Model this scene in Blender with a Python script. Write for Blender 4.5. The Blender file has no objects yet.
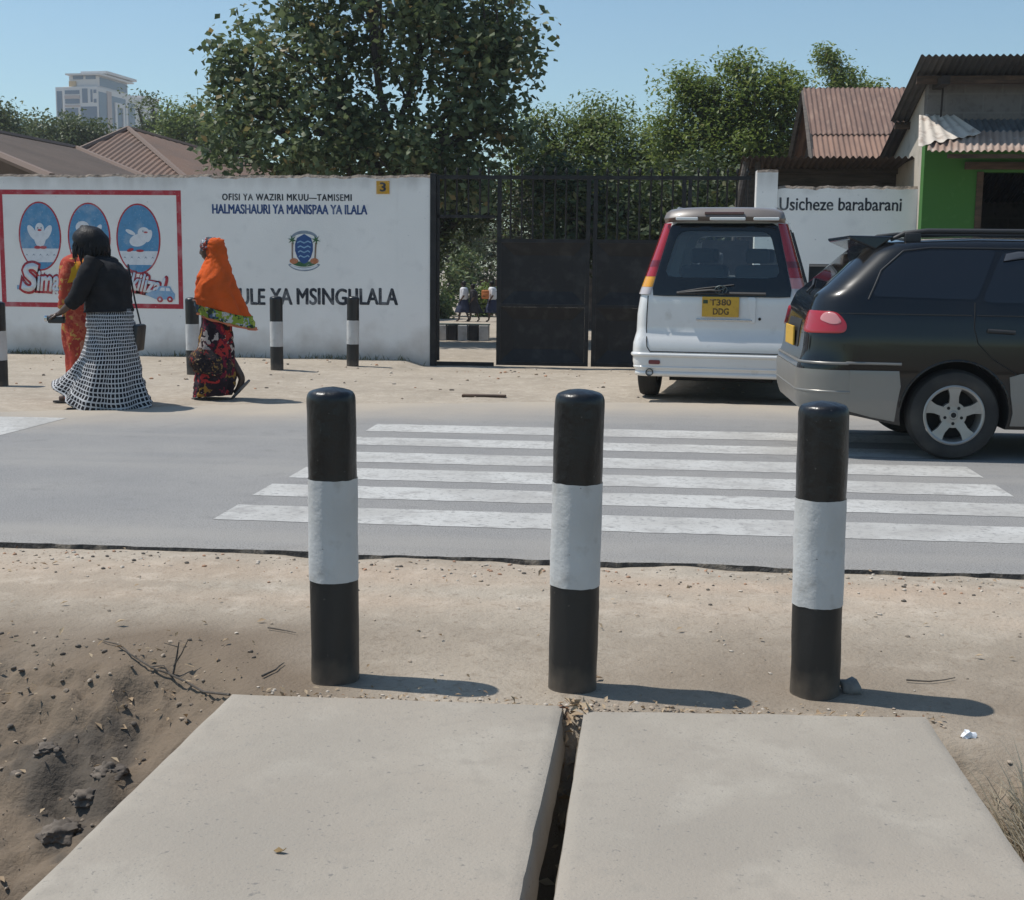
import bpy, bmesh, math, random
import numpy as np
from mathutils import Vector, Matrix, noise
R_ = math.radians
rnd = random.Random(7)
sc = bpy.context.scene
COL = sc.collection

# ------------------------------------------------------------------ camera
F, YAW, ROLL, CAMH = 1320.0, R_(5.7), R_(0.6), 1.3
PITCH = math.atan((450 - 266) / F)
_x0 = Vector((math.cos(YAW), math.sin(YAW), 0)); _d0 = Vector((-math.sin(YAW), math.cos(YAW), 0)); _z = Vector((0, 0, 1))
CD = _d0 * math.cos(PITCH) - _z * math.sin(PITCH)
_u0 = _d0 * math.sin(PITCH) + _z * math.cos(PITCH)
CR = _x0 * math.cos(ROLL) + _u0 * math.sin(ROLL)
CU = _u0 * math.cos(ROLL) - _x0 * math.sin(ROLL)
CO = Vector((0, 0, CAMH))
cd = bpy.data.cameras.new('camera'); cam = bpy.data.objects.new('camera', cd); COL.objects.link(cam)
cam.matrix_world = Matrix(((CR.x, CU.x, -CD.x, 0), (CR.y, CU.y, -CD.y, 0), (CR.z, CU.z, -CD.z, CAMH), (0, 0, 0, 1)))
cd.sensor_fit = 'HORIZONTAL'; cd.sensor_width = 36; cd.lens = F / 1024 * 36; cd.clip_start = .05; cd.clip_end = 4000
sc.camera = cam
# ------------------------------------------------------------------ sky, sun, exposure
to_sun = Vector((-0.475, 0.075, 0.925)).normalized()
w = bpy.data.worlds.new('World'); sc.world = w; w.use_nodes = True
nt = w.node_tree; bg = nt.nodes['Background']
sky = nt.nodes.new('ShaderNodeTexSky'); sky.sky_type = 'NISHITA'; sky.sun_disc = False
sky.sun_elevation = math.asin(to_sun.z); sky.sun_rotation = math.atan2(to_sun.x, to_sun.y)
sky.air_density = 1.0; sky.dust_density = .6; sky.ozone_density = 1.5; sky.altitude = 10
tint = nt.nodes.new('ShaderNodeMix'); tint.data_type = 'RGBA'; tint.blend_type = 'MULTIPLY'; tint.inputs[0].default_value = 1; tint.inputs[7].default_value = (.85, 1.0, 1.0, 1)
nt.links.new(sky.outputs[0], tint.inputs[6]); nt.links.new(tint.outputs[2], bg.inputs[0]); bg.inputs[1].default_value = 0.10
sd = bpy.data.lights.new('sun', 'SUN'); sd.energy = 3.6; sd.angle = R_(0.55); sd.color = (1, .955, .89)
so = bpy.data.objects.new('sun', sd); COL.objects.link(so); so.rotation_euler = to_sun.to_track_quat('Z', 'Y').to_euler(); so.location = (-8, 0, 16)
sc.view_settings.view_transform = 'Standard'; sc.view_settings.look = 'None'
sc.view_settings.exposure = 0.33; sc.view_settings.gamma = 1.0

# ------------------------------------------------------------------ survey helpers (turn a measured bearing into a place)
def ray(px, py): return CD + CR * ((px - 512) / F) + CU * ((450 - py) / F)
def G(px, py, z=0.0):
    d = ray(px, py); return CO + d * ((z - CAMH) / d.z)
def Yp(px, py, y):
    d = ray(px, py); return CO + d * (y / d.y)
def XZ(px, py, y):
    p = Yp(px, py, y); return (p.x, p.z)
def sstep(a, b, t):
    t = min(1, max(0, (t - a) / (b - a))); return t * t * (3 - 2 * t)
def lerp(a, b, t): return a + (b - a) * t
def interp(tab, x):
    if x <= tab[0][0]: return tab[0][1]
    for (x0, y0), (x1, y1) in zip(tab, tab[1:]):
        if x <= x1: return y0 + (y1 - y0) * (x - x0) / (x1 - x0)
    return tab[-1][1]

# ------------------------------------------------------------------ materials
def link(t, a, b): t.links.new(a, b)
def rgb(c): return (c[0], c[1], c[2], 1)
def M(name, base, rough=.6, var=(), bump=(), metal=0.0, spec=.5, coat=0.0, coords='Object', stretch=None, rvar=0.0):
    """var: (scale, colour, lo, hi, detail) layers mixed in over a noise mask; bump: (scale, strength, distance)"""
    m = bpy.data.materials.new(name); m.use_nodes = True; t = m.node_tree; b = t.nodes['Principled BSDF']
    b.inputs['Base Color'].default_value = rgb(base); b.inputs['Roughness'].default_value = rough
    b.inputs['Metallic'].default_value = metal; b.inputs['Specular IOR Level'].default_value = spec
    b.inputs['Coat Weight'].default_value = coat; b.inputs['Coat Roughness'].default_value = .06
    tc = t.nodes.new('ShaderNodeTexCoord'); vec = tc.outputs[coords]
    if stretch:
        mp = t.nodes.new('ShaderNodeMapping'); mp.inputs['Scale'].default_value = stretch; link(t, vec, mp.inputs[0]); vec = mp.outputs[0]
    col = None
    for i, (s, c2, lo, hi, det) in enumerate(var):
        n = t.nodes.new('ShaderNodeTexNoise'); n.inputs['Scale'].default_value = s; n.inputs['Detail'].default_value = det
        n.noise_dimensions = '4D'; n.inputs['W'].default_value = i * 3.7
        link(t, vec, n.inputs['Vector'])
        r = t.nodes.new('ShaderNodeMapRange'); r.inputs[1].default_value = lo; r.inputs[2].default_value = hi
        link(t, n.outputs['Fac'], r.inputs[0])
        mx = t.nodes.new('ShaderNodeMix'); mx.data_type = 'RGBA'; link(t, r.outputs[0], mx.inputs[0])
        if col is None: mx.inputs[6].default_value = rgb(base)
        else: link(t, col, mx.inputs[6])
        mx.inputs[7].default_value = rgb(c2); col = mx.outputs[2]
        if rvar and i == 0:
            rr = t.nodes.new('ShaderNodeMapRange'); rr.inputs[3].default_value = rough - rvar; rr.inputs[4].default_value = min(1, rough + rvar)
            link(t, n.outputs['Fac'], rr.inputs[0]); link(t, rr.outputs[0], b.inputs['Roughness'])
    if col is not None: link(t, col, b.inputs['Base Color'])
    prev = None
    for (s, st, dist) in bump:
        n = t.nodes.new('ShaderNodeTexNoise'); n.inputs['Scale'].default_value = s; n.inputs['Detail'].default_value = 6
        link(t, vec, n.inputs['Vector'])
        bp = t.nodes.new('ShaderNodeBump'); bp.inputs['Strength'].default_value = st; bp.inputs['Distance'].default_value = dist
        link(t, n.outputs['Fac'], bp.inputs['Height'])
        if prev: link(t, prev, bp.inputs['Normal'])
        prev = bp.outputs[0]
    if prev: link(t, prev, b.inputs['Normal'])
    return m
def colour_out(m):
    b = m.node_tree.nodes['Principled BSDF']; l = b.inputs['Base Color'].links
    return b, (l[0].from_socket if l else None)
def over(m, fac_socket, colour):
    """lay another colour over what the material has, by a factor socket of the same tree"""
    t = m.node_tree; b, c = colour_out(m)
    mx = t.nodes.new('ShaderNodeMix'); mx.data_type = 'RGBA'; link(t, fac_socket, mx.inputs[0])
    if c: link(t, c, mx.inputs[6])
    else: mx.inputs[6].default_value = b.inputs['Base Color'].default_value
    mx.inputs[7].default_value = rgb(colour); link(t, mx.outputs[2], b.inputs['Base Color'])
def attr(m, name):
    a = m.node_tree.nodes.new('ShaderNodeAttribute'); a.attribute_name = name; return a.outputs['Fac']
def math_n(t, op, a, b=None):
    n = t.nodes.new('ShaderNodeMath'); n.operation = op
    for i, v in enumerate((a, b)):
        if v is None: continue
        if isinstance(v, (int, float)): n.inputs[i].default_value = v
        else: link(t, v, n.inputs[i])
    return n.outputs[0]
def leaf_mat(name, c0, c1, c2, trans=.25, rough=.45):
    m = bpy.data.materials.new(name); m.use_nodes = True; t = m.node_tree; b = t.nodes['Principled BSDF']
    a = t.nodes.new('ShaderNodeAttribute'); a.attribute_name = 'tone'
    r = t.nodes.new('ShaderNodeValToRGB'); e = r.color_ramp.elements
    e[0].position = 0; e[0].color = rgb(c0); e[1].position = .93; e[1].color = rgb(c1)
    x = e.new(.97); x.color = rgb(c2)
    link(t, a.outputs['Fac'], r.inputs[0]); link(t, r.outputs[0], b.inputs['Base Color']); b.inputs['Roughness'].default_value = rough
    tr = t.nodes.new('ShaderNodeBsdfTranslucent'); link(t, r.outputs[0], tr.inputs[0])
    mx = t.nodes.new('ShaderNodeMixShader'); mx.inputs[0].default_value = trans
    link(t, b.outputs[0], mx.inputs[1]); link(t, tr.outputs[0], mx.inputs[2])
    link(t, mx.outputs[0], t.nodes['Material Output'].inputs[0]); return m
def glass_mat(name, tint, mixf=.75):
    m = bpy.data.materials.new(name); m.use_nodes = True; t = m.node_tree
    tr = t.nodes.new('ShaderNodeBsdfTransparent'); tr.inputs[0].default_value = rgb(tint)
    gl = t.nodes.new('ShaderNodeBsdfGlossy'); gl.inputs['Roughness'].default_value = .03
    fr = t.nodes.new('ShaderNodeFresnel'); fr.inputs[0].default_value = 1.5
    ad = math_n(t, 'ADD', fr.outputs[0], .05)
    mx = t.nodes.new('ShaderNodeMixShader'); link(t, ad, mx.inputs[0]); link(t, tr.outputs[0], mx.inputs[1]); link(t, gl.outputs[0], mx.inputs[2])
    link(t, mx.outputs[0], t.nodes['Material Output'].inputs[0]); return m

# ------------------------------------------------------------------ mesh building
class MB:
    def __init__(s): s.v = []; s.f = []; s.mi = []; s.uv = None
    def add(s, verts, faces, mi=0):
        o = len(s.v); s.v += [tuple(p) for p in verts]; s.f += [tuple(o + i for i in f) for f in faces]; s.mi += [mi] * len(faces)
    def box(s, x0, x1, y0, y1, z0, z1, mi=0, bev=0.0, rot=None, at=None):
        bm = bmesh.new(); bmesh.ops.create_cube(bm, size=1)
        for v in bm.verts: v.co = Vector((lerp(x0, x1, v.co.x + .5), lerp(y0, y1, v.co.y + .5), lerp(z0, z1, v.co.z + .5)))
        if bev: bmesh.ops.bevel(bm, geom=bm.edges[:], offset=bev, segments=2, affect='EDGES', profile=.5)
        if rot is not None: bmesh.ops.transform(bm, matrix=rot, verts=bm.verts)
        if at is not None: bmesh.ops.translate(bm, vec=Vector(at), verts=bm.verts)
        s.bm(bm, mi)
    def bm(s, bm, mi=0):
        bm.verts.index_update(); s.add([v.co[:] for v in bm.verts], [[v.index for v in f.verts] for f in bm.faces], mi); bm.free()
    def tube(s, pts, rad, n=8, mi=0, cap=True):
        pts = [Vector(p) for p in pts]; k = len(pts); rads = rad if isinstance(rad, (list, tuple)) else [rad] * k
        rings = []; up = Vector((0, 0, 1)); prev = None
        for i, p in enumerate(pts):
            d = (pts[min(i + 1, k - 1)] - pts[max(i - 1, 0)]).normalized()
            if prev is None: a = d.cross(up) if abs(d.z) < .95 else d.cross(Vector((0, 1, 0)))
            else: a = prev - d * prev.dot(d)
            a.normalize(); prev = a; b = d.cross(a)
            rings.append([p + (a * math.cos(2 * math.pi * j / n) + b * math.sin(2 * math.pi * j / n)) * rads[i] for j in range(n)])
        V = [q for r in rings for q in r]; Fc = []
        for i in range(k - 1):
            for j in range(n):
                Fc.append((i * n + j, i * n + (j + 1) % n, (i + 1) * n + (j + 1) % n, (i + 1) * n + j))
        if cap: Fc.append(tuple(range(n - 1, -1, -1))); Fc.append(tuple((k - 1) * n + j for j in range(n)))
        s.add(V, Fc, mi)
    def lathe(s, prof, n=32, axis='Z', at=(0, 0, 0), mi=0, close=False):
        V = []; Fc = []; k = len(prof)
        for (r, h) in prof:
            for j in range(n):
                a = 2 * math.pi * j / n; c, q = r * math.cos(a), r * math.sin(a)
                V.append((at[0] + c, at[1] + q, at[2] + h) if axis == 'Z' else (at[0] + c, at[1] + h, at[2] + q))
        for i in range(k - 1 if not close else k):
            i2 = (i + 1) % k
            for j in range(n): Fc.append((i * n + j, i * n + (j + 1) % n, i2 * n + (j + 1) % n, i2 * n + j))
        s.add(V, Fc, mi)
    def prism(s, poly, y0, y1, mi=0):
        """polygon in (x,z), thickness from y0 (front) to y1"""
        n = len(poly); V = [(x, y0, z) for x, z in poly] + [(x, y1, z) for x, z in poly]
        Fc = [tuple(range(n)), tuple(range(2 * n - 1, n - 1, -1))] + [(i, i + n, (i + 1) % n + n, (i + 1) % n) for i in range(n)]
        s.add(V, Fc, mi)
    def build(s, name, mats, parent=None, smooth=None, loc=None):
        me = bpy.data.meshes.new(name); me.from_pydata([tuple(p) for p in s.v], [], s.f)
        for m in (mats if isinstance(mats, (list, tuple)) else [mats]): me.materials.append(m)
        me.polygons.foreach_set('material_index', s.mi)
        bm = bmesh.new(); bm.from_mesh(me); bmesh.ops.recalc_face_normals(bm, faces=bm.faces); bm.to_mesh(me); bm.free()
        return link_obj(name, me, parent, smooth, loc)
def link_obj(name, me, parent=None, smooth=None, loc=None):
    if smooth is not None:
        me.polygons.foreach_set('use_smooth', [True] * len(me.polygons)); me.set_sharp_from_angle(angle=R_(smooth))
    me.update(); o = bpy.data.objects.new(name, me); COL.objects.link(o)
    if parent: o.parent = parent
    if loc is not None: o.location = loc
    return o
def tag(o, label=None, cat=None, group=None, kind=None):
    if label: o['label'] = label
    if cat: o['category'] = cat
    if group: o['group'] = group
    if kind: o['kind'] = kind
    return o
def thing(name, label, cat, loc=(0, 0, 0), rz=0.0, group=None):
    o = bpy.data.objects.new(name, None); COL.objects.link(o); o.empty_display_size = .1
    o.location = loc; o.rotation_euler = (0, 0, rz); return tag(o, label, cat, group)
def sub(name, parent, loc=(0, 0, 0), rz=0.0):
    o = bpy.data.objects.new(name, None); COL.objects.link(o); o.parent = parent; o.location = loc; o.rotation_euler = (0, 0, rz); return o
def copy_tree(o, parent=None):
    c = o.copy(); COL.objects.link(c); c.parent = parent
    for ch in [x for x in bpy.data.objects if x.parent == o]: copy_tree(ch, c)
    return c
def evaluated_mesh(o):
    dg = bpy.context.evaluated_depsgraph_get(); dg.update()
    me = bpy.data.meshes.new_from_object(o.evaluated_get(dg)); return me
def boolean_cut(o, cutters):
    for c in cutters:
        md = o.modifiers.new('cut', 'BOOLEAN'); md.operation = 'DIFFERENCE'; md.solver = 'EXACT'; md.object = c
        try: md.material_mode = 'TRANSFER'
        except Exception: pass
    me = evaluated_mesh(o); o.modifiers.clear(); old = o.data; o.data = me; bpy.data.meshes.remove(old)
    for c in cutters:
        d = c.data; bpy.data.objects.remove(c); bpy.data.meshes.remove(d)
def lettering(s, x0, z0, width, height, mat, y, parent=None, name='lettering', offset=0.0, bold=0.0, shear=0.0, rot=0.0, spacing=1.0, thick=.0015):
    cu = bpy.data.curves.new('text', 'FONT'); cu.body = s; cu.size = 1; cu.offset = offset; cu.shear = shear; cu.space_character = spacing; cu.resolution_u = 4
    o = bpy.data.objects.new('text', cu); COL.objects.link(o); me = evaluated_mesh(o)
    bpy.data.objects.remove(o); bpy.data.curves.remove(cu)
    for v in me.vertices: v.co += Vector((noise.noise(Vector((v.co.x * 1.9, v.co.y * 1.6, 3))), noise.noise(Vector((v.co.x * 1.7, v.co.y * 1.5, 8))), 0)) * .035 + Vector((noise.noise(Vector((v.co.x * 7, v.co.y * 7, 3))), noise.noise(Vector((v.co.x * 7, v.co.y * 7, 8))), 0)) * .012
    co = np.array([v.co[:] for v in me.vertices]); mn, mx = co.min(0), co.max(0)
    sx = width / (mx[0] - mn[0]); sy = height / (mx[1] - mn[1])
    bm = bmesh.new(); bm.from_mesh(me)
    r = bmesh.ops.extrude_face_region(bm, geom=bm.faces[:])
    for v in [g for g in r['geom'] if isinstance(g, bmesh.types.BMVert)]: v.co.z += 1.0
    ca, sa = math.cos(rot), math.sin(rot)
    for v in bm.verts:
        X, Z = (v.co.x - mn[0]) * sx, (v.co.y - mn[1]) * sy
        v.co = Vector((x0 + X * ca - Z * sa, y - v.co.z * thick, z0 + X * sa + Z * ca))
    bmesh.ops.recalc_face_normals(bm, faces=bm.faces); bm.to_mesh(me)
    if bold:
        for k, (ux, uz) in enumerate(((-1, 0), (1, 0), (0, 1), (0, -1), (-.7, .7), (.7, -.7))):
            tmp = me.copy(); [setattr(v, 'co', v.co + Vector((ux * bold, -.00025 * (k + 1), uz * bold * .6))) for v in tmp.vertices]; bm.from_mesh(tmp); bpy.data.meshes.remove(tmp)
        bm.to_mesh(me)
    bm.free(); me.materials.clear(); me.materials.append(mat); me.name = name
    return link_obj(name, me, parent)
def ellipse(cx, cz, rx, rz, n=40, a0=0, a1=360): return [(cx + rx * math.cos(R_(lerp(a0, a1, i / n))), cz + rz * math.sin(R_(lerp(a0, a1, i / n)))) for i in range(n if a1 - a0 == 360 else n + 1)]
def corrugated(pts, pitch, amp, mi=0, nper=6, thick=.004, mb=None, ragged=0.0):
    """sheet over the quad pts = (a,b,c,d): a->b across the ridges, a->d down them"""
    a, b, c, d = [Vector(p) for p in pts]; mb = mb or MB()
    nrm = (b - a).cross(d - a).normalized()
    if nrm.z < 0: nrm = -nrm
    n = max(4, int((b - a).length / pitch * nper)); rows = 8
    V = []; Fc = []
    for side in (0, 1):
        for j in range(rows + 1):
            for i in range(n + 1):
                u = i / n; v = j / rows
                jit = ragged * noise.noise(Vector((u * 9, j, 3))) if j in (0, rows) else 0
                p = a.lerp(b, u).lerp(d.lerp(c, u), v + jit) + nrm * (amp * math.sin(2 * math.pi * u * (b - a).length / pitch) - side * thick)
                V.append(p)
    S = (rows + 1) * (n + 1)
    for side in (0, 1):
        for j in range(rows):
            for i in range(n):
                q = side * S + j * (n + 1) + i; Fc.append((q, q + 1, q + n + 2, q + n + 1))
    for i in range(n):
        Fc.append((i, i + 1, S + i + 1, S + i)); q = rows * (n + 1) + i; Fc.append((q, q + 1, S + q + 1, S + q))
    for j in range(rows):
        q = j * (n + 1); Fc.append((q, q + n + 1, S + q + n + 1, S + q)); q += n; Fc.append((q, q + n + 1, S + q + n + 1, S + q))
    mb.add(V, Fc, mi); return mb
# ================================================================== GROUND
SAND, SAND2, LOAM = (.375, .325, .262), (.31, .266, .212), (.215, .168, .125)
m_ground = M('sandy_ground', SAND, .95, var=[(1.3, SAND2, .42, .66, 6), (7, (.44, .385, .315), .5, .72, 8), (34, (.27, .225, .175), .54, .72, 6), (110, (.22, .18, .14), .58, .75, 4)], bump=[(3.2, .3, .07), (9, .3, .04), (70, .5, .012), (260, .45, .004)], spec=.15)
over(m_ground, attr(m_ground, 'loam'), (.172, .134, .098))
over(m_ground, attr(m_ground, 'dark'), (.10, .084, .068))
over(m_ground, math_n(m_ground.node_tree, 'MULTIPLY', attr(m_ground, 'red'), .26), (.45, .315, .22))
def gz(x, y):
    z = 0.0
    if y > 18.6: z -= .017 * (min(y, 39) - 18.6)
    nx = noise.noise(Vector((x * .9, y * .9, 0)))
    if y < 4.6:
        L = sstep(-1.0, -1.6, x) if x < 0 else 0.0
        Rr = sstep(.75, 1.1, x)
        if x > 0: L = 0
        C = 1 - L - Rr
        ytop = L * (4.25 + .25 * nx) + Rr * (3.62 + .1 * nx) + C * 3.70
        ybot = L * 2.75 + Rr * 2.9 + C * 3.38
        k = min(1, max(0, (ytop - y) / (ytop - ybot)))
        k = lerp(k * k * (3 - 2 * k), k, .3) * (1 - sstep(1.95, 1.45, y))
        z -= .62 * k
        rough = sstep(.0, .12, k) * (1 - .6 * C) + .12 * L * sstep(4.9, 4.3, y)
        z += rough * (.07 * noise.noise(Vector((x * 3.1, y * 3.1, 2))) + .055 * noise.noise(Vector((x * 8, y * 8, 5))) + .032 * (.5 - abs(noise.noise(Vector((x * 15, y * 15, 5))))) + .022 * noise.noise(Vector((x * 30, y * 30, 5))) + .012 * noise.noise(Vector((x * 55, y * 55, 5))))
    z += .012 * noise.noise(Vector((x * 1.7, y * 1.7, 9))) + .005 * noise.noise(Vector((x * 7, y * 7, 4)))
    if 5.5 < y < 13.2 and abs(x) < 60: z -= .014 * sstep(5.5, 5.9, y) - .010 * noise.noise(Vector((x * 3.3, 1, 4))) * sstep(5.4, 5.65, y)
    z -= .075 * sstep(-3.3, -2.95, x) * sstep(1.2, -.2, x - 2) * sstep(16.0, 17.4, y) * sstep(21, 18.8, y)
    if y > 13: z += .03 * noise.noise(Vector((x * .45, y * .45, 7))) * sstep(13, 15, y) * (1 - sstep(17.0, 17.6, y) * .8)
    return z
def at_ground(px, py):
    z = 0.0
    for _ in range(6):
        p = G(px, py, z); z = lerp(z, gz(p.x, p.y), .6)
    return Vector((p.x, p.y, gz(p.x, p.y)))
def graded(lo, hi, a, b, step, g):
    c = [a + i * step for i in range(int((b - a) / step) + 1)]
    s, x = step, c[-1]
    while x < hi: s *= g; x += s; c.append(min(x, hi))
    s, x, l = step, c[0], []
    while x > lo: s *= g; x -= s; l.append(max(x, lo))
    return l[::-1] + c
gx = graded(-900, 900, -2.6, 2.3, .022, 1.08); gy = graded(-60, 2500, 2.2, 5.9, .022, 1.05)
V = [(x, y, gz(x, y)) for y in gy for x in gx]; nx_, ny_ = len(gx), len(gy)
dk = [at_ground(*q) for q in ((75, 800), (92, 778), (60, 826))]
me = bpy.data.meshes.new('ground')
me.from_pydata(V, [], [(j * nx_ + i, j * nx_ + i + 1, (j + 1) * nx_ + i + 1, (j + 1) * nx_ + i) for j in range(ny_ - 1) for i in range(nx_ - 1)])
at = me.attributes.new('loam', 'FLOAT', 'POINT')
at.data.foreach_set('value', [min(1, max(0, .50 * sstep(5.15, 4.35, y) * (.8 + 1.1 * noise.noise(Vector((x * 1.1, y * 1.6, 3)))) * (y > 1) + (sstep(4.75, 4.15, y) * sstep(-.7, -1.4, x) + sstep(3.72, 3.4, y) * (1 if -1.4 < x < .9 else 0) + sstep(3.72, 3.4, y) * sstep(.7, 1.0, x)) * (.75 + .7 * noise.noise(Vector((x * 2.2, y * 2.2, 1)))))) for x, y, z in V])
at = me.attributes.new('dark', 'FLOAT', 'POINT')      # a patch of damp black soil beside the left slab
at.data.foreach_set('value', [sstep(.1, .55, max(1 - math.hypot(x - d.x, y - d.y) / .24 for d in dk) + .75 * noise.noise(Vector((x * 5, y * 5, 6))) + .45 * noise.noise(Vector((x * 15, y * 15, 6)))) if (-2.2 < x < -1.1 and 2.6 < y < 4.2) else 0 for x, y, z in V])
at = me.attributes.new('red', 'FLOAT', 'POINT')
at.data.foreach_set('value', [max(0, sstep(4.6, 5.1, y) * sstep(5.75, 5.4, y) * (.7 + 1.1 * noise.noise(Vector((x * 1.4, y * 4, 1))))) if y < 6 else 0 for x, y, z in V])
me.materials.append(m_ground); ground = tag(link_obj('ground', me, smooth=60), kind='structure')

# ================================================================== ROAD
ASPH = (.225, .225, .224)
m_asph = M('asphalt', ASPH, .85, var=[(1.1, (.262, .258, .25), .4, .65, 5), (6, (.195, .194, .193), .55, .75, 7), (120, (.095, .095, .096), .50, .68, 3), (190, (.36, .35, .34), .58, .68, 2)], bump=[(180, .6, .006)], spec=.25)
t_ = m_asph.node_tree   # long pale tracks along the road
tc = t_.nodes.new('ShaderNodeTexCoord'); mp = t_.nodes.new('ShaderNodeMapping'); mp.inputs['Scale'].default_value = (.12, 2.6, 1)
nn = t_.nodes.new('ShaderNodeTexNoise'); nn.inputs['Scale'].default_value = 1; nn.inputs['Detail'].default_value = 5
link(t_, tc.outputs['Object'], mp.inputs[0]); link(t_, mp.outputs[0], nn.inputs['Vector'])
mr = t_.nodes.new('ShaderNodeMapRange'); mr.inputs[1].default_value = .48; mr.inputs[2].default_value = .72; mr.inputs[4].default_value = .55; link(t_, nn.outputs['Fac'], mr.inputs[0])
over(m_asph, mr.outputs[0], (.285, .275, .258))
over(m_asph, attr(m_asph, 'dust'), (.385, .335, .272))
m_edge = M('broken_asphalt_edge', (.05, .047, .044), .95, var=[(7, (.26, .22, .175), .5, .62, 6)], bump=[(60, .8, .02)])
RZ = .016
xs = graded(-300, 300, -8, 8, .05, 1.15)
far_tab = [(-40, 10.8), (-5.6, 10.85), (-3.65, 11.95), (-.43, 12.85), (3, 13.0), (40, 13.0)]
def near_y(x): return 5.72 + .035 * noise.noise(Vector((x * 2.1, 0, 0))) + .018 * noise.noise(Vector((x * 9, 3, 0))) + .012 * noise.noise(Vector((x * 25, 3, 0))) + .03 * noise.noise(Vector((x * .6, 9, 0)))
def far_y(x): return interp(far_tab, x) + .12 * noise.noise(Vector((x * 1.3, 5, 0))) + .05 * noise.noise(Vector((x * 6, 5, 0)))
rows = [0, .008, .03, .08, .15, .25, .35, .45, .55, .65, .72, .79, .85, .9, .94, .97, 1]
V, D, Fc, MI = [], [], [], []
for x in xs:
    a, b = near_y(x), far_y(x)
    V.append((x, a - .012, -.05)); D.append(0)
    for k, r in enumerate(rows):
        y = lerp(a, b, r); e = b - y
        V.append((x, y, RZ if 0 < k < len(rows) - 1 else (RZ - .004 if k == 0 else -.012)))
        n = noise.noise(Vector((x * .8, y * 1.2, 2))) * .5 + noise.noise(Vector((x * 3, y * 4, 2))) * .35
        D.append(min(1, max(0, sstep(2.1, .1, e) * (.95 + n) + .22 * sstep(.9, .1, y - a) * (.6 + n) + .06)))
k = len(rows) + 1
for i in range(len(xs) - 1):
    for j in range(k - 1):
        Fc.append((i * k + j, (i + 1) * k + j, (i + 1) * k + j + 1, i * k + j + 1)); MI.append(1 if j == 0 else 0)
me = bpy.data.meshes.new('road'); me.from_pydata(V, [], Fc); me.materials.append(m_asph); me.materials.append(m_edge); me.polygons.foreach_set('material_index', MI)
at = me.attributes.new('dust', 'FLOAT', 'POINT'); at.data.foreach_set('value', D)
road = tag(link_obj('road', me), kind='structure')
m_paint = M('worn_road_paint', (.47, .465, .445), .8, var=[(1.6, (.38, .37, .35), .40, .60, 7), (9, (.33, .32, .305), .52, .68, 8), (38, (.27, .265, .255), .54, .68, 6), (170, (.22, .22, .21), .6, .72, 3)], bump=[(180, .5, .005)], spec=.2)
def marking(name, x0, x1, y0, y1):
    mb = MB(); n = max(8, int((x1 - x0) / .06)); V = []
    for i in range(n + 1):
        x = lerp(x0, x1, i / n)
        V.append((x, y0 + .012 * noise.noise(Vector((x * 7, y0, 0))) + .006 * noise.noise(Vector((x * 28, y0, 0))), RZ + .002))
        V.append((x, y1 + .012 * noise.noise(Vector((x * 7, y1, 0))) + .006 * noise.noise(Vector((x * 28, y1, 0))), RZ + .002))
    mb.add(V, [(2 * i, 2 * i + 2, 2 * i + 3, 2 * i + 1) for i in range(n)]); return mb.build(name, m_paint, road)
for y0, y1 in ((6.37, 6.79), (7.08, 7.48), (7.72, 8.15), (8.42, 8.88), (9.24, 9.66), (10.02, 10.5)): marking('zebra_stripe', -2.14 + rnd.uniform(-.03, .03), 2.13, y0, y1)
marking('stop_line', -5.5, -4.74, 8.6, 10.42)

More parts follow.
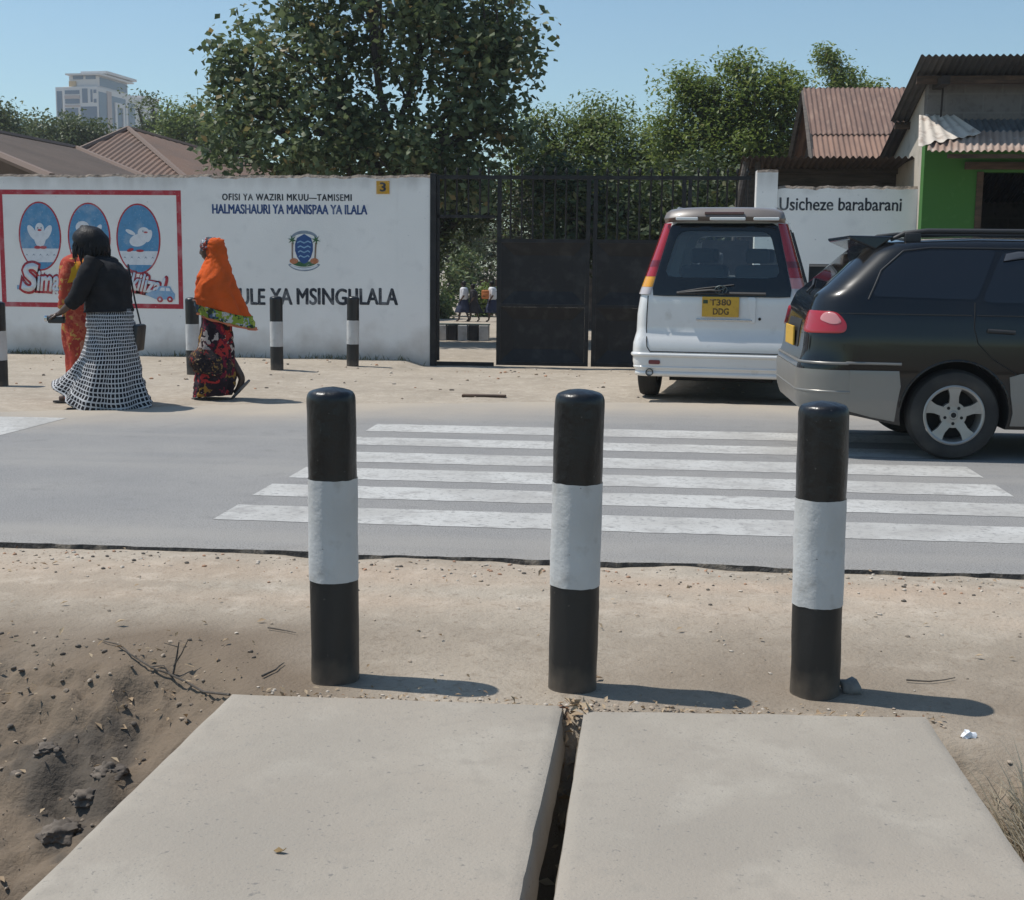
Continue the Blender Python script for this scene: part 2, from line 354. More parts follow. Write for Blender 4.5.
# ================================================================== CONCRETE DRAIN SLABS
m_conc = M('cast_concrete', (.325, .292, .246), .9, var=[(1.6, (.288, .258, .218), .40, .66, 10), (3.6, (.358, .325, .276), .52, .70, 10), (.9, (.33, .285, .235), .5, .75, 8), (17, (.29, .26, .22), .52, .74, 8), (2.6, (.245, .22, .19), .66, .76, 8), (55, (.20, .185, .165), .66, .72, 3), (130, (.24, .225, .20), .60, .72, 3)], bump=[(6, .15, .02), (38, .25, .006), (140, .4, .004)], spec=.2)
def slab(name, quad, label):
    """quad: far left, far right, near right, near left corners of the top"""
    mb = MB(); n1, n2 = 60, 90; a, b, c, d = [Vector((x, y, .034)) for x, y in quad]; V = []
    for j in range(n2 + 1):
        for i in range(n1 + 1):
            u, v = i / n1, j / n2; p = a.lerp(b, u).lerp(d.lerp(c, u), v)
            e = min(u, 1 - u) * (b - a).length; e2 = min(v, 1 - v) * (d - a).length; ed = min(e, e2)
            nse = noise.noise(Vector((p.x * 6, p.y * 6, 1)))
            if ed < 1e-5:
                inw = (a + b + c + d) / 4 - p; inw.z = 0; inw.normalize()
                p += inw * (.004 * max(0, noise.noise(Vector((p.x * 14, p.y * 14, 8)))) + .010 * max(0, noise.noise(Vector((p.x * 4, p.y * 4, 3))) - .3))
                p.z -= .006 + .003 * nse
            p.z += .004 * noise.noise(Vector((p.x * 2.2, p.y * 2.2, 1)))
            V.append(p)
    S = n1 + 1; mb.add(V, [(j * S + i, j * S + i + 1, (j + 1) * S + i + 1, (j + 1) * S + i) for j in range(n2) for i in range(n1)])
    rim = [i for i in range(S)] + [j * S + n1 for j in range(1, n2 + 1)] + [n2 * S + i for i in range(n1 - 1, -1, -1)] + [j * S for j in range(n2 - 1, 0, -1)]
    base = len(mb.v); k = len(rim); mb.v += [(mb.v[r][0] + .004 * noise.noise(Vector((mb.v[r][0] * 9, mb.v[r][1] * 9, 4))) + .016 * (1 if mb.v[r][0] > (a.x + b.x) / 2 else -1), mb.v[r][1], -.075) for r in rim]
    for q in range(k): mb.f.append((rim[q], rim[(q + 1) % k], base + (q + 1) % k, base + q)); mb.mi.append(0)
    mb.f.append(tuple(base + q for q in range(k))); mb.mi.append(0)
    return tag(mb.build(name, m_conc, smooth=35), label, 'slab', 'concrete slabs bridging the roadside drain')
slab('concrete_slab', [(-1.197, 3.69), (-.214, 3.72), (-.238, 1.35), (-1.245, 1.3)], 'left grey concrete slab over the drain with its right edge face showing beside the gap')
slab('concrete_slab', [(-.150, 3.675), (.828, 3.755), (.875, 1.3), (-.162, 1.35)], 'right grey concrete slab over the drain with dry grass along its edge')

# ================================================================== SCHOOL WALL (left)
WY = 18.0
m_wall = M('whitewashed_plaster', (.80, .79, .765), .9, var=[(.7, (.73, .725, .705), .4, .7, 6), (3.5, (.66, .655, .64), .56, .78, 8), (28, (.50, .50, .50), .68, .78, 3)], bump=[(5, .15, .03), (45, .3, .008)], spec=.2)
t_ = m_wall.node_tree; tc = t_.nodes.new('ShaderNodeTexCoord'); sx = t_.nodes.new('ShaderNodeSeparateXYZ'); link(t_, tc.outputs['Object'], sx.inputs[0])
nn = t_.nodes.new('ShaderNodeTexNoise'); nn.inputs['Scale'].default_value = 2.5; nn.inputs['Detail'].default_value = 7; link(t_, tc.outputs['Object'], nn.inputs['Vector'])
hh = math_n(t_, 'SUBTRACT', math_n(t_, 'MULTIPLY', nn.outputs['Fac'], .85), sx.outputs['Z'])
mr = t_.nodes.new('ShaderNodeMapRange'); mr.inputs[1].default_value = .0; mr.inputs[2].default_value = .42; mr.inputs[4].default_value = .62; link(t_, hh, mr.inputs[0])
over(m_wall, mr.outputs[0], (.37, .31, .25))           # splashed earth at the foot
# grime that has run down from the broken coping
mp = t_.nodes.new('ShaderNodeMapping'); mp.inputs['Scale'].default_value = (2.6, 1, .8); link(t_, tc.outputs['Object'], mp.inputs[0])
n2 = t_.nodes.new('ShaderNodeTexNoise'); n2.inputs['Scale'].default_value = 1; n2.inputs['Detail'].default_value = 8; link(t_, mp.outputs[0], n2.inputs['Vector'])
top = t_.nodes.new('ShaderNodeMapRange'); top.inputs[1].default_value = 2.12; top.inputs[2].default_value = 2.5; link(t_, sx.outputs['Z'], top.inputs[0])
mr = t_.nodes.new('ShaderNodeMapRange'); mr.inputs[1].default_value = .42; mr.inputs[2].default_value = .8; link(t_, math_n(t_, 'MULTIPLY', n2.outputs['Fac'], math_n(t_, 'ADD', top.outputs[0], .35)), mr.inputs[0])
over(m_wall, math_n(t_, 'MULTIPLY', mr.outputs[0], .5), (.24, .215, .19))
m_rawtop = M('bare_mortar', (.26, .215, .175), .95, var=[(9, (.12, .10, .085), .45, .65, 6)], bump=[(14, .9, .05)])
def masonry(name, x0, x1, y0, y1, ztop, parent, mat=None, rag=.022, dx=.05, zbot=-.25, seed=0):
    mb = MB(); n = max(2, int((x1 - x0) / dx)); V = []
    for i in range(n + 1):
        x = lerp(x0, x1, i / n)
        h = ztop + rag * (noise.noise(Vector((x * 4, seed, 0))) + .7 * noise.noise(Vector((x * 13, seed, 0)))) - 1.6 * rag * max(0, noise.noise(Vector((x * 1.3, seed, 5))) - .3)
        V += [(x, y0, zbot), (x, y0, h - .035 - rag * .8 * abs(noise.noise(Vector((x * 9, seed, 7))))), (x, y0 + .02, h), (x, y1 - .02, h), (x, y1, h - .04), (x, y1, zbot)]
    Fs, mi = [], []
    for i in range(n):
        for j in range(5): Fs.append((i * 6 + j, (i + 1) * 6 + j, (i + 1) * 6 + j + 1, i * 6 + j + 1)); mi.append(1 if j in (1, 2, 3) else 0)
    Fs += [tuple(range(5, -1, -1)), tuple(n * 6 + j for j in range(6))]; mi += [0, 0]
    mb.add(V, Fs); mb.mi = mi; return mb.build(name, [mat or m_wall, m_rawtop], parent)
PX = XZ(398, 270, WY)[0]; WXR = XZ(431, 270, WY)[0]
swall = masonry('school_wall', -15, PX, WY, WY + .22, 2.50, None)
tag(swall, 'long whitewashed school wall with painted mural, blue lettering and crest', 'wall')
masonry('pilaster', PX + .002, WXR, WY - .012, WY + .26, 2.51, swall, rag=.02, seed=4)
# ---- paint on the wall
def paint(name, c, rough=.75): return M(name, c, rough, var=[(14, tuple(v * .82 for v in c), .45, .75, 6), (5, tuple(lerp(v, .62, .30) for v in c), .52, .72, 9), (40, tuple(lerp(v, .62, .45) for v in c), .60, .72, 5)], spec=.2)
p_red, p_blue, p_white, p_grey = paint('mural_red', (.42, .045, .06)), paint('mural_blue', (.10, .27, .46)), paint('mural_white', (.66, .69, .73)), paint('mural_grey', (.22, .27, .33))
p_black, p_navy, p_lblue = paint('letter_black', (.035, .04, .05)), paint('letter_blue', (.035, .075, .20)), paint('mural_light_blue', (.22, .38, .56))
p_green, p_orange, p_brown, p_yel = paint('crest_green', (.05, .13, .06)), paint('crest_orange', (.45, .17, .08)), paint('crest_brown', (.22, .16, .12)), paint('plaque_yellow', (.55, .30, .03))
def wp(px, py): return XZ(px, py, WY)
def wpoly(mb, pts, lay, mi): mb.prism(pts, WY - .0012 * lay - .0008, WY - .0002, mi)
def box_on_wall(mb, px0, py0, px1, py1, lay, mi):
    (x0, z1), (x1, z0) = wp(px0, py0), wp(px1, py1); wpoly(mb, [(x0, z0), (x1, z0), (x1, z1), (x0, z1)], lay, mi)
mb = MB(); k = wp(0, 189.5), wp(183.5, 309)
x0, z1, x1, z0 = wp(-2.5, 190)[0], k[0][1], k[1][0], wp(183.5, 309)[1]; tb = .066
for a, b, c, d in ((x0, x1, z1 - tb, z1), (x0, x1, z0, z0 + tb), (x0, x0 + tb, z0 + tb, z1 - tb), (x1 - tb, x1, z0 + tb, z1 - tb)): wpoly(mb, [(a, c), (b, c), (b, d), (a, d)], 1, 0)
mb.build('mural_border', p_red, swall)
SC = WY / F * 1.0      # metres per photo pixel on the wall, about
def mural_oval(cx, cy, hx, hy, kind):
    C = wp(cx, cy); rx, rz = hx * SC * 1.0, hy * SC
    mb = MB(); wpoly(mb, ellipse(C[0], C[1], rx, rz), 1, 0); wpoly(mb, ellipse(C[0], C[1], rx - .022, rz - .022), 2, 1)
    zb1, zb0 = C[1] - .17, C[1] - .36; band = []
    for z in np.linspace(zb0, zb1, 8): band.append((C[0] + (rx - .022) * math.sqrt(max(0, 1 - ((z - C[1]) / (rz - .022)) ** 2)), z))
    band += [(2 * C[0] - x, z) for x, z in band[::-1]]; wpoly(mb, band, 3, 2)
    for q in range(-2, 3):
        px = C[0] + q * .10; pz = (zb0 + zb1) / 2; wpoly(mb, [(px - .022, pz - .008), (px, pz + .006), (px + .022, pz - .008), (px, pz + .022)], 4, 3)
    o = mb.build('mural_oval', [p_red, p_blue, p_white, p_grey], swall)
    b = MB(); X, Z = C[0], C[1]; cnt = [3.2]
    def e(dx, dz, a, c, lay=3, mi=0, tilt=0):
        cnt[0] += .35; lay = cnt[0]
        pts = [(X + dx + (p * math.cos(tilt) - q * math.sin(tilt)), Z + dz + p * math.sin(tilt) + q * math.cos(tilt)) for p, q in ellipse(0, 0, a, c, 20)]; wpoly(b, pts, lay, mi)
    if kind == 0:      # plain white bird, wings raised
        e(0, -.02, .085, .13); e(0, .10, .065, .085); e(-.11, .05, .05, .115, tilt=.5); e(.11, .05, .05, .115, tilt=-.5)
        e(-.04, -.155, .05, .022, 4, 1); e(.045, -.155, .05, .022, 4, 1); e(0, .085, .03, .014, 4, 1); e(-.025, .115, .01, .012, 5, 2); e(.025, .115, .01, .012, 5, 2)
    elif kind == 1:    # round head, wing out
        e(-.09, .14, .10, .085); e(-.09, .125, .045, .045, 4, 3); e(0, .02, .15, .09); e(.14, .115, .035, .075, tilt=-.6); e(-.02, -.15, .05, .02, 4, 1); e(.08, -.15, .05, .02, 4, 1)
    else:              # side view, running
        e(0, -.02, .13, .085, tilt=.25); e(.08, .085, .085, .075); e(-.11, .09, .075, .028, tilt=-.45); e(.15, .04, .045, .09, tilt=-.35); e(-.12, -.155, .05, .022, 4, 1, .3); e(.02, -.165, .055, .018, 4, 1); e(.07, .105, .01, .012, 5, 2); e(.11, .09, .03, .012, 4, 1)
    b.build('bird', [p_white, p_red, p_grey, p_brown], o)
mural_oval(40.0, 236.2, 22.8, 35.2, 0); mural_oval(89.2, 237.4, 22.8, 35.2, 1); mural_oval(138.4, 238.8, 23.4, 35.6, 2)
# ---- mural words: white on a red outline
def word(s, px0, base, px1, top, rot, shear=.18):
    (x0, z0), (x1, z1) = wp(px0, base), wp(px1, top)
    lettering(s, x0 - .035, z0 - .035, (x1 - x0) + .07, (z1 - z0) + .07, p_red, WY - .0056, swall, offset=.095, shear=shear, rot=rot)
    lettering(s, x0, z0, x1 - x0, z1 - z0, p_white, WY - .0078, swall, offset=.03, shear=shear, rot=rot)
word('S', 21.5, 291.5, 38.5, 263, 0); word('imama', 37, 291, 78, 271, R_(-1.5)); word('Sikiliza!', 119.5, 288.0, 163.5, 270.0, R_(-9))
mb = MB(); box_on_wall(mb, 17, 285, 30, 289.5, 1, 0)
A = [(146, 293.5), (152, 291.5), (157, 290), (160, 286), (170, 286.5), (172.5, 291.5), (175, 294), (174.5, 299.5), (157, 299.5), (146, 295)]
wpoly(mb, [wp(*p) for p in A][::-1], 9, 0); wpoly(mb, [wp(*p) for p in [(161.3, 287.5), (165, 287.6), (165, 291), (159.8, 290.6)]][::-1], 10, 2); wpoly(mb, [wp(*p) for p in [(166.2, 287.7), (169.5, 287.8), (171, 291.2), (166.2, 291)]][::-1], 10, 2)
for cx in (160.2, 170.2):
    c = wp(cx, 299.3); wpoly(mb, ellipse(c[0], c[1], .042, .042, 18), 10, 1); wpoly(mb, ellipse(c[0], c[1], .016, .016, 12), 11, 2)
mb.build('painted_car', [p_lblue, p_red, p_white], swall)
# ---- the office lines, the crest, the school's name, the plaque
def line(s, px0, base, px1, top, mat, off, sp=1.0):
    (x0, z0), (x1, z1) = wp(px0, base), wp(px1, top); lettering(s, x0, z0, x1 - x0, z1 - z0, mat, WY - .0008, swall, bold=off, spacing=sp)
line('OFISI YA WAZIRI MKUU\u2014TAMISEMI', 222.5, 200.3, 351.5, 194.2, p_black, .004, 1.15)
line('HALMASHAURI YA MANISPAA YA ILALA', 212.5, 213.6, 367, 205.0, p_navy, .0055)
for wd_, a_, b_ in (('SHULE', 221.5, 264.7), ('YA', 271, 291.8), ('MSINGI', 297.2, 350.5), ('ILALA', 356, 397.4)): line(wd_, a_, 304.4, b_, 288.6, p_black, .0095)
(x0, z1), (x1, z0) = wp(376.5, 181), wp(389.5, 194); mb = MB(); mb.prism([(x0, z0), (x1, z0), (x1, z1), (x0, z1)], WY - .012, WY - .0005)
pq = mb.build('number_plaque', p_yel, swall); lettering('3', x0 + .055, z0 + .035, .07, .115, p_black, WY - .012, pq, 'numeral', bold=.008)
mb = MB(); cr = lambda u, v: wp(270 + u / 14.63, 220 + v / 14.63)
def cpoly(pts, lay, mi): wpoly(mb, [cr(*p) for p in pts][::-1], lay, mi)
arc = lambda cx, cy, rx, ry, a0, a1, n=14: [(cx + rx * math.cos(R_(lerp(a0, a1, i / n))), cy + ry * math.sin(R_(lerp(a0, a1, i / n)))) for i in range(n + 1)]
cpoly(arc(500, 290, 205, 135, 200, 340) + arc(500, 300, 185, 100, 340, 200), 1, 5)
cpoly(arc(500, 600, 250, 150, 160, 20) + arc(500, 610, 215, 85, 20, 160), 1, 5)
cpoly(arc(500, 600, 240, 130, 150, 30) + arc(500, 605, 205, 100, 30, 150), 2, 1)
cpoly(arc(500, 590, 205, 95, 170, 10) , 3, 2)
sh = [(500, 205), (600, 265), (628, 350), (628, 450), (600, 545), (545, 620), (500, 640), (455, 620), (400, 545), (368, 450), (368, 350), (395, 265)]
cpoly(sh, 4, 3)
for q, yv in enumerate((300, 370, 440, 510)):
    cpoly([(395 + q * 8, yv + 22), (445, yv), (500, yv + 26), (555, yv), (605 - q * 8, yv + 22), (600 - q * 8, yv + 40), (555, yv + 20), (500, yv + 46), (445, yv + 20), (400 + q * 8, yv + 40)], 5, 4)
for s in (-1, 1):
    cxp = 500 + s * 172
    cpoly([(cxp - 12, 330), (cxp + 12, 330), (cxp + 4 - s * 6, 560), (cxp - 18 - s * 6, 560)], 3, 6)
    for a in (20, 75, 140, 195, 250, 310): cpoly([(cxp, 290), (cxp + 22 * math.cos(R_(a + 30)), 290 + 22 * math.sin(R_(a + 30))), (cxp + 72 * math.cos(R_(a)), 290 + 72 * math.sin(R_(a))), (cxp + 22 * math.cos(R_(a - 30)), 290 + 22 * math.sin(R_(a - 30)))][::1], 4, 2)
    cpoly(arc(500 + s * 150, 600, 62, 42, 0, 350), 4, 7)
mb.build('crest', [p_red, p_white, p_green, M('crest_blue', (.02, .07, .22), .7), p_lblue, p_grey, p_brown, p_orange], swall)

# ================================================================== GATE
GY = 18.02
m_gate = M('black_gate_paint', (.013, .013, .014), .6, var=[(6, (.035, .034, .034), .5, .75, 6), (40, (.07, .05, .038), .7, .8, 4)], bump=[(8, .12, .02)], spec=.3)
gate = thing('school_gate', 'tall black steel gate with spiked bars and an open wicket beside the school wall', 'gate', (0, 0, 0))
def gx_(px): return XZ(px, 270, GY)[0]
def gzz(py): return XZ(560, py, GY)[1]
zt, zr, zs, zb = gzz(177.5), gzz(241), gzz(244), gzz(366)
mb = MB(); mb.box(gx_(430.5), gx_(436.6), GY - .05, GY + .05, -.1, gzz(174), bev=.006); mb.build('post', m_gate, gate)
mb = MB(); mb.box(gx_(437), gx_(748), GY - .025, GY + .025, zt - .025, zt + .025); mb.build('top_rail', m_gate, gate)
mb = MB(); x0, x1 = gx_(437), gx_(494.5)
mb.box(x0, x1, GY - .02, GY + .02, gzz(217) - .02, gzz(217) + .02); mb.box(x0, x1, GY - .02, GY + .02, gzz(365) - .03, gzz(365) + .02)
mb.box(x0, x0 + .035, GY - .02, GY + .02, 0, zt - .026); mb.build('wicket_frame', m_gate, gate)
mb = MB()
def bar(x, z0, parent):
    mb = MB(); mb.lathe([(0, z0), (.0125, z0), (.0125, zt + .06), (.024, zt + .08), (.015, zt + .105), (0, zt + .14)], 8, at=(x, GY, 0)); mb.build('bar', m_gate, parent, smooth=50)
for px in (445, 456.5, 468, 479.5, 488): bar(gx_(px), gzz(217), gate)
def pressed_sheet(mb, x0, x1, z0, z1, y):
    b = .17; d = .07
    V = [(x0, y, z0), (x1, y, z0), (x1, y, z1), (x0, y, z1), (x0 + b, y + d, z0 + b), (x1 - b, y + d, z0 + b), (x1 - b, y + d, z1 - b), (x0 + b, y + d, z1 - b)]
    mb.add(V, [(0, 1, 5, 4), (1, 2, 6, 5), (2, 3, 7, 6), (3, 0, 4, 7), (4, 5, 6, 7)])
def leaf(px0, px1):
    x0, x1 = gx_(px0), gx_(px1)
    mb = MB(); mb.box(x0, x0 + .055, GY - .022, GY + .022, zb, zt - .026); mb.box(x1 - .055, x1, GY - .022, GY + .022, zb, zt - .026)
    mb.box(x0 + .055, x1 - .055, GY - .022, GY + .022, zr - .025, zr + .025); mb.box(x0 + .055, x1 - .055, GY - .022, GY + .022, zb, zb + .05)
    zm = gzz(306); mb.box(x0 + .055, x1 - .055, GY - .02, GY + .02, zm - .02, zm + .02)
    lf = mb.build('gate_leaf', m_gate, gate)
    mb = MB(); pressed_sheet(mb, x0 + .056, x1 - .056, zm + .021, zr - .026, GY - .012); pressed_sheet(mb, x0 + .056, x1 - .056, zb + .051, zm - .021, GY - .012); mb.build('pressed_panel', m_gate, lf)
    n = 8
    for i in range(1, n): bar(lerp(x0 + .03, x1 - .03, i / n), zr, lf)
leaf(497, 589.5); leaf(592.5, 684)
mb = MB(); x0, x1 = gx_(686), gx_(748)
mb.box(x0, x0 + .05, GY - .02, GY + .02, 0, zt - .026); mb.box(x0 + .05, x1, GY - .02, GY + .02, zr - .025, zr + .025); mb.box(x0 + .05, x1, GY - .01, GY + .01, .05, zr - .026)
sp_ = mb.build('side_panel', m_gate, gate)
for i in range(1, 7): bar(lerp(x0, x1, i / 6.4), zr, sp_)

# ================================================================== RIGHT WALL
rw = masonry('boundary_wall', gx_(774.2), XZ(922.3, 200, WY)[0], WY + .02, WY + .2, XZ(850, 186, WY)[1], None, rag=.028, seed=11)
tag(rw, 'low white wall lettered with a road safety warning between gate and green shop', 'wall')
masonry('pillar', gx_(753.5), gx_(774), WY - .06, WY + .26, XZ(764, 170, WY)[1], rw, rag=.008, seed=13)
(x0, z0), (x1, z1) = XZ(779.5, 209.4, WY), XZ(902, 198.6, WY)
lettering('Usicheze barabarani', x0, z0 - .012, x1 - x0, z1 - z0 + .02, p_black, WY + .0192, rw, bold=.004)

# ================================================================== SHED behind the right wall
m_iron_dark = M('dark_rusted_iron', (.055, .043, .036), .8, var=[(3, (.10, .07, .052), .45, .7, 7)], bump=[(20, .2, .01)])
m_board = M('weathered_boards', (.105, .088, .075), .9, var=[(2.5, (.06, .05, .043), .4, .65, 7)], stretch=(1, 1, 9), bump=[(10, .4, .02)])
shed = thing('lean_to_shed', 'lean-to shed with dark corrugated iron roof behind the lettered white wall', 'shed', (2.6, 19, 0))
def at_local(o, ps): return [Vector(p) - o.location for p in ps]
xa, xb = XZ(742, 157, 18.35)[0], XZ(921.5, 158, 18.35)[0]; za = XZ(830, 157, 18.35)[1]
corrugated(at_local(shed, [(xa, 18.35, za), (xb, 18.35, za), (xb + .1, 20.6, za - .12), (xa + .1, 20.6, za - .12)]), .085, .018).build('roof', m_iron_dark, shed, smooth=50)
mb = MB(); mb.box(xa + .1 - 2.6, xb - 2.6, .62, .66, 0, za - .07); mb.build('board_wall', m_board, shed)
mb = MB(); p0, p1 = Vector((*XZ(747, 160, 18.7), 0)), Vector((*XZ(738.5, 203, 18.7), 0))
mb.tube([(p0.x - 2.6, -.3, p0.y), (p1.x - 2.6, -.3, p1.y), (p1.x - 2.72, -.3, 0)], .05, 8); mb.tube([(p0.x - 2.45, -.3, p0.y), (p0.x - 2.46, -.3, 0)], .045, 8); mb.build('slanted_post', m_board, shed)
mb = MB(); mb.box(xa - 2.5, xb - 2.6, .5, .56, za - .14, za - .06); mb.build('eave_beam', m_board, shed)

# ================================================================== GREEN SHOP
m_block = M('grey_block_wall', (.155, .142, .13), .95, var=[(3, (.19, .172, .155), .4, .7, 6), (14, (.11, .10, .092), .5, .75, 5)], bump=[(30, .4, .01)])
t_ = m_block.node_tree; br = t_.nodes.new('ShaderNodeTexBrick'); br.inputs['Scale'].default_value = 1; br.inputs['Mortar Size'].default_value = .012; br.inputs['Brick Width'].default_value = .46; br.inputs['Row Height'].default_value = .235
tc = t_.nodes.new('ShaderNodeTexCoord'); sx = t_.nodes.new('ShaderNodeSeparateXYZ'); cx = t_.nodes.new('ShaderNodeCombineXYZ'); link(t_, tc.outputs['Object'], sx.inputs[0]); link(t_, sx.outputs['X'], cx.inputs[0]); link(t_, sx.outputs['Z'], cx.inputs[1]); link(t_, cx.outputs[0], br.inputs['Vector'])
over(m_block, math_n(t_, 'MULTIPLY', br.outputs['Fac'], .45), (.21, .195, .175))
m_green = M('green_shop_paint', (.046, .155, .025), .8, var=[(1.2, (.043, .145, .025), .4, .7, 6), (9, (.07, .19, .045), .6, .8, 5)], bump=[(12, .2, .02)])
m_cream = M('cream_plaster', (.46, .41, .34), .9, var=[(4, (.36, .32, .26), .5, .7, 6)])
m_roofdark = M('dark_roof_sheet', (.06, .062, .064), .6, var=[(2.5, (.10, .095, .09), .45, .7, 6)], metal=.2)
m_awn_grey = M('grey_galvanised_sheet', (.16, .175, .185), .6, var=[(5, (.11, .12, .125), .45, .65, 6)], metal=.3)
m_awn_rust = M('faded_rusty_sheet', (.36, .275, .225), .8, var=[(2, (.28, .19, .145), .42, .62, 7), (8, (.48, .43, .37), .56, .72, 6)], bump=[(20, .2, .01)])
m_awn_pale = M('pale_sheet', (.55, .49, .42), .75, var=[(7, (.33, .26, .21), .52, .68, 7)])
m_wood = M('old_brown_wood', (.10, .062, .04), .85, var=[(5, (.055, .035, .024), .4, .6, 7)], stretch=(1, 1, 6))
m_dark = M('dark_interior', (.03, .024, .02), .9)
SYF = 17.7; sxl = XZ(922.4, 200, SYF)[0]; sxr = sxl + 5.2
shop = thing('green_shop', 'green painted shop with block upper wall and corrugated iron awning', 'shop', (sxl, SYF, 0))
L = lambda x, y, z: (x - sxl, y - SYF, z)
dx0, dx1, dzt = XZ(975.5, 200, SYF)[0] - sxl, XZ(975.5, 200, SYF)[0] - sxl + 1.15, XZ(1000, 172, SYF)[1]
aw_z = XZ(960, 121, SYF)[1]; ztop = XZ(960, 80, SYF)[1]
mb = MB()
mb.box(0, dx0, 0, .2, -.2, aw_z); mb.box(dx1, 5.2, 0, .2, -.2, aw_z); mb.box(dx0, dx1, 0, .2, dzt, aw_z); mb.build('front_wall', m_green, shop)
mb = MB(); mb.box(0, 5.2, .004, .2, aw_z + .001, ztop + .02); mb.build('upper_wall', m_block, shop)
sl = .31; mb = MB()
mb.add([(0, .2, -.2), (0, 4, -.2), (0, 4, ztop + .0 - sl * 4.0 + .3), (0, .2, ztop - sl * .2 + .02), (.2, .2, -.2), (.2, 4, -.2), (.2, 4, ztop - sl * 4.0 + .3), (.2, .2, ztop - sl * .2 + .02)],
       [(0, 1, 2, 3), (7, 6, 5, 4), (0, 4, 5, 1), (2, 6, 7, 3), (1, 5, 6, 2), (0, 3, 7, 4)])
mb.build('side_wall', m_cream, shop)
mb = MB(); mb.box(.2, 5.2, 3.8, 4, -.2, 2.9); mb.box(5.0, 5.2, .2, 3.8, -.2, 3.1); mb.build('rear_walls', m_block, shop)
mb = MB(); mb.box(.2, 5, .21, 3.8, -.02, .03); mb.build('shop_floor', m_block, shop)
ry0 = 17.0; rx0 = XZ(920.5, 60, ry0)[0]; rz0 = XZ(980, 55, ry0)[1]
def rp(x, y, dz=0): return L(x, y, rz0 - sl * (y - ry0) + dz)
rx1 = sxr + .4
for a, b, dz, ins in ((17.0, 18.9, 0, 0), (18.75, 20.2, -.07, .12), (20.05, 22.0, -.14, .2)):
    corrugated([rp(rx0 - .0 + ins * .4, a, dz), rp(rx1, a, dz), rp(rx1, b, dz), rp(rx0 + ins * .4, b, dz)], .08, .016).build('roof_sheet', m_roofdark, shop, smooth=50)
mb = MB()
for y in (17.45, 18.8, 20.1): mb.box(rx0 - sxl + .05, rx1 - sxl, y - SYF - .03, y - SYF + .03, rz0 - sl * (y - ry0) - .14, rz0 - sl * (y - ry0) - .045)
mb.build('roof_beams', m_wood, shop)
mb = MB(); bx = XZ(938, 90, 17.6)[0] - sxl; mb.box(bx - .05, bx + .05, -.55, .01, ztop - .12, ztop - .02); mb.tube([(bx + .06, -.1, ztop - .1), (bx + .05, -.1, ztop - .55)], .012, 6); mb.box(bx + .02, bx + .08, -.12, -.08, ztop - .6, ztop - .53); mb.build('roof_bracket', m_dark, shop)
# awning: upper grey sheet, lower rusty sheet, pale patch at its left end
aw = sub('awning', shop)
az1 = XZ(975, 152.5, 16.75)[1]; ay1 = 16.75 - SYF
xl = XZ(925, 147, 16.75)[0] - sxl
def ap(x, v, dz=0): return (x, lerp(-.01, ay1, v), lerp(aw_z + .02, az1, v) + dz)
corrugated([ap(.30, 0), ap(5.4, 0), ap(5.4, .62), ap(.30, .62)], .08, .014).build('upper_sheet', m_awn_grey, aw, smooth=50)
corrugated([ap(-.05, .46, .035), ap(5.45, .46, .035), ap(5.45, 1, .02), ap(-.16, 1, .02)], .08, .014, ragged=.03).build('lower_sheet', m_awn_rust, aw, smooth=50)
corrugated([(-.10, -.02, aw_z + .075), (.32, -.05, aw_z + .065), (.55, ay1 * .60, lerp(aw_z, az1, .60) + .075), (-.26, ay1 * .95, lerp(aw_z, az1, .95) + .06)], .08, .012, ragged=.10).build('patch_sheet', m_awn_pale, aw, smooth=50)
mb = MB(); mb.box(.1, 5.3, ay1 + .06, ay1 + .11, az1 - .06, az1 - .012); mb.build('awning_beam', m_wood, aw)
mb = MB(); mb.box(dx0, dx0 + .08, -.02, .1, -.1, dzt); mb.box(dx0 - .16, dx1 + .6, -.06, .0 - .002, dzt + .03, dzt + .12); mb.box(dx1 - .08, dx1, -.02, .1, -.1, dzt); mb.build('door_frame', m_wood, shop)
gpx = XZ(981, 210, SYF)[0] - sxl; mb = MB(); mb.box(gpx - .05, gpx + .04, .02, .12, -.1, 1.72); mb.build('door_post', m_green, shop)
cx0 = XZ(1002, 210, SYF + .8)[0]
mb = MB(); V = []
for i in range(13):
    for z in (.5, 1.15, 1.75): V.append((cx0 - .3 + .6 * i / 12, SYF + .8 + .04 * math.sin(i * 1.9) + .02 * z, z + .05 * math.sin(i * .9)))
mb.add(V, [(i * 3 + j, i * 3 + 3 + j, i * 3 + 4 + j, i * 3 + 1 + j) for i in range(12) for j in range(2)])
cl = mb.build('hanging_cloth', M('navy_cloth', (.03, .045, .12), .9), smooth=60); md = cl.modifiers.new('s', 'SOLIDIFY'); md.thickness = .01
tag(cl, 'dark blue cloth hanging in the shop doorway', 'cloth')

# ================================================================== HOUSES BEHIND
m_rust = M('rust_red_roof', (.19, .115, .088), .85, var=[(1.4, (.14, .088, .07), .4, .65, 7), (4, (.25, .165, .125), .5, .72, 6)], stretch=(3, 1, 1))
m_brown = M('brown_roof_sheet', (.175, .108, .078), .85, var=[(.7, (.135, .092, .072), .4, .65, 7), (5, (.20, .14, .108), .58, .75, 5)])
m_hwall = M('house_plaster', (.42, .37, .31), .9)
m_shadeboard = M('gable_boards', (.075, .062, .052), .9)
hs = thing('rust_roof_house', 'house with faded rust red corrugated gable roof behind the lean-to shed', 'house', (6, 26, 0))
xr0 = XZ(803, 88, 26)[0]; zr0 = XZ(803, 88, 26)[1]; xe0, ze0 = XZ(812, 158, 23.5); xw = 11.0
hl = lambda x, y, z: (x - 6, y - 26, z)
sl_r = (zr0 - ze0) / 2.5
mid = lerp(zr0, ze0, .62)
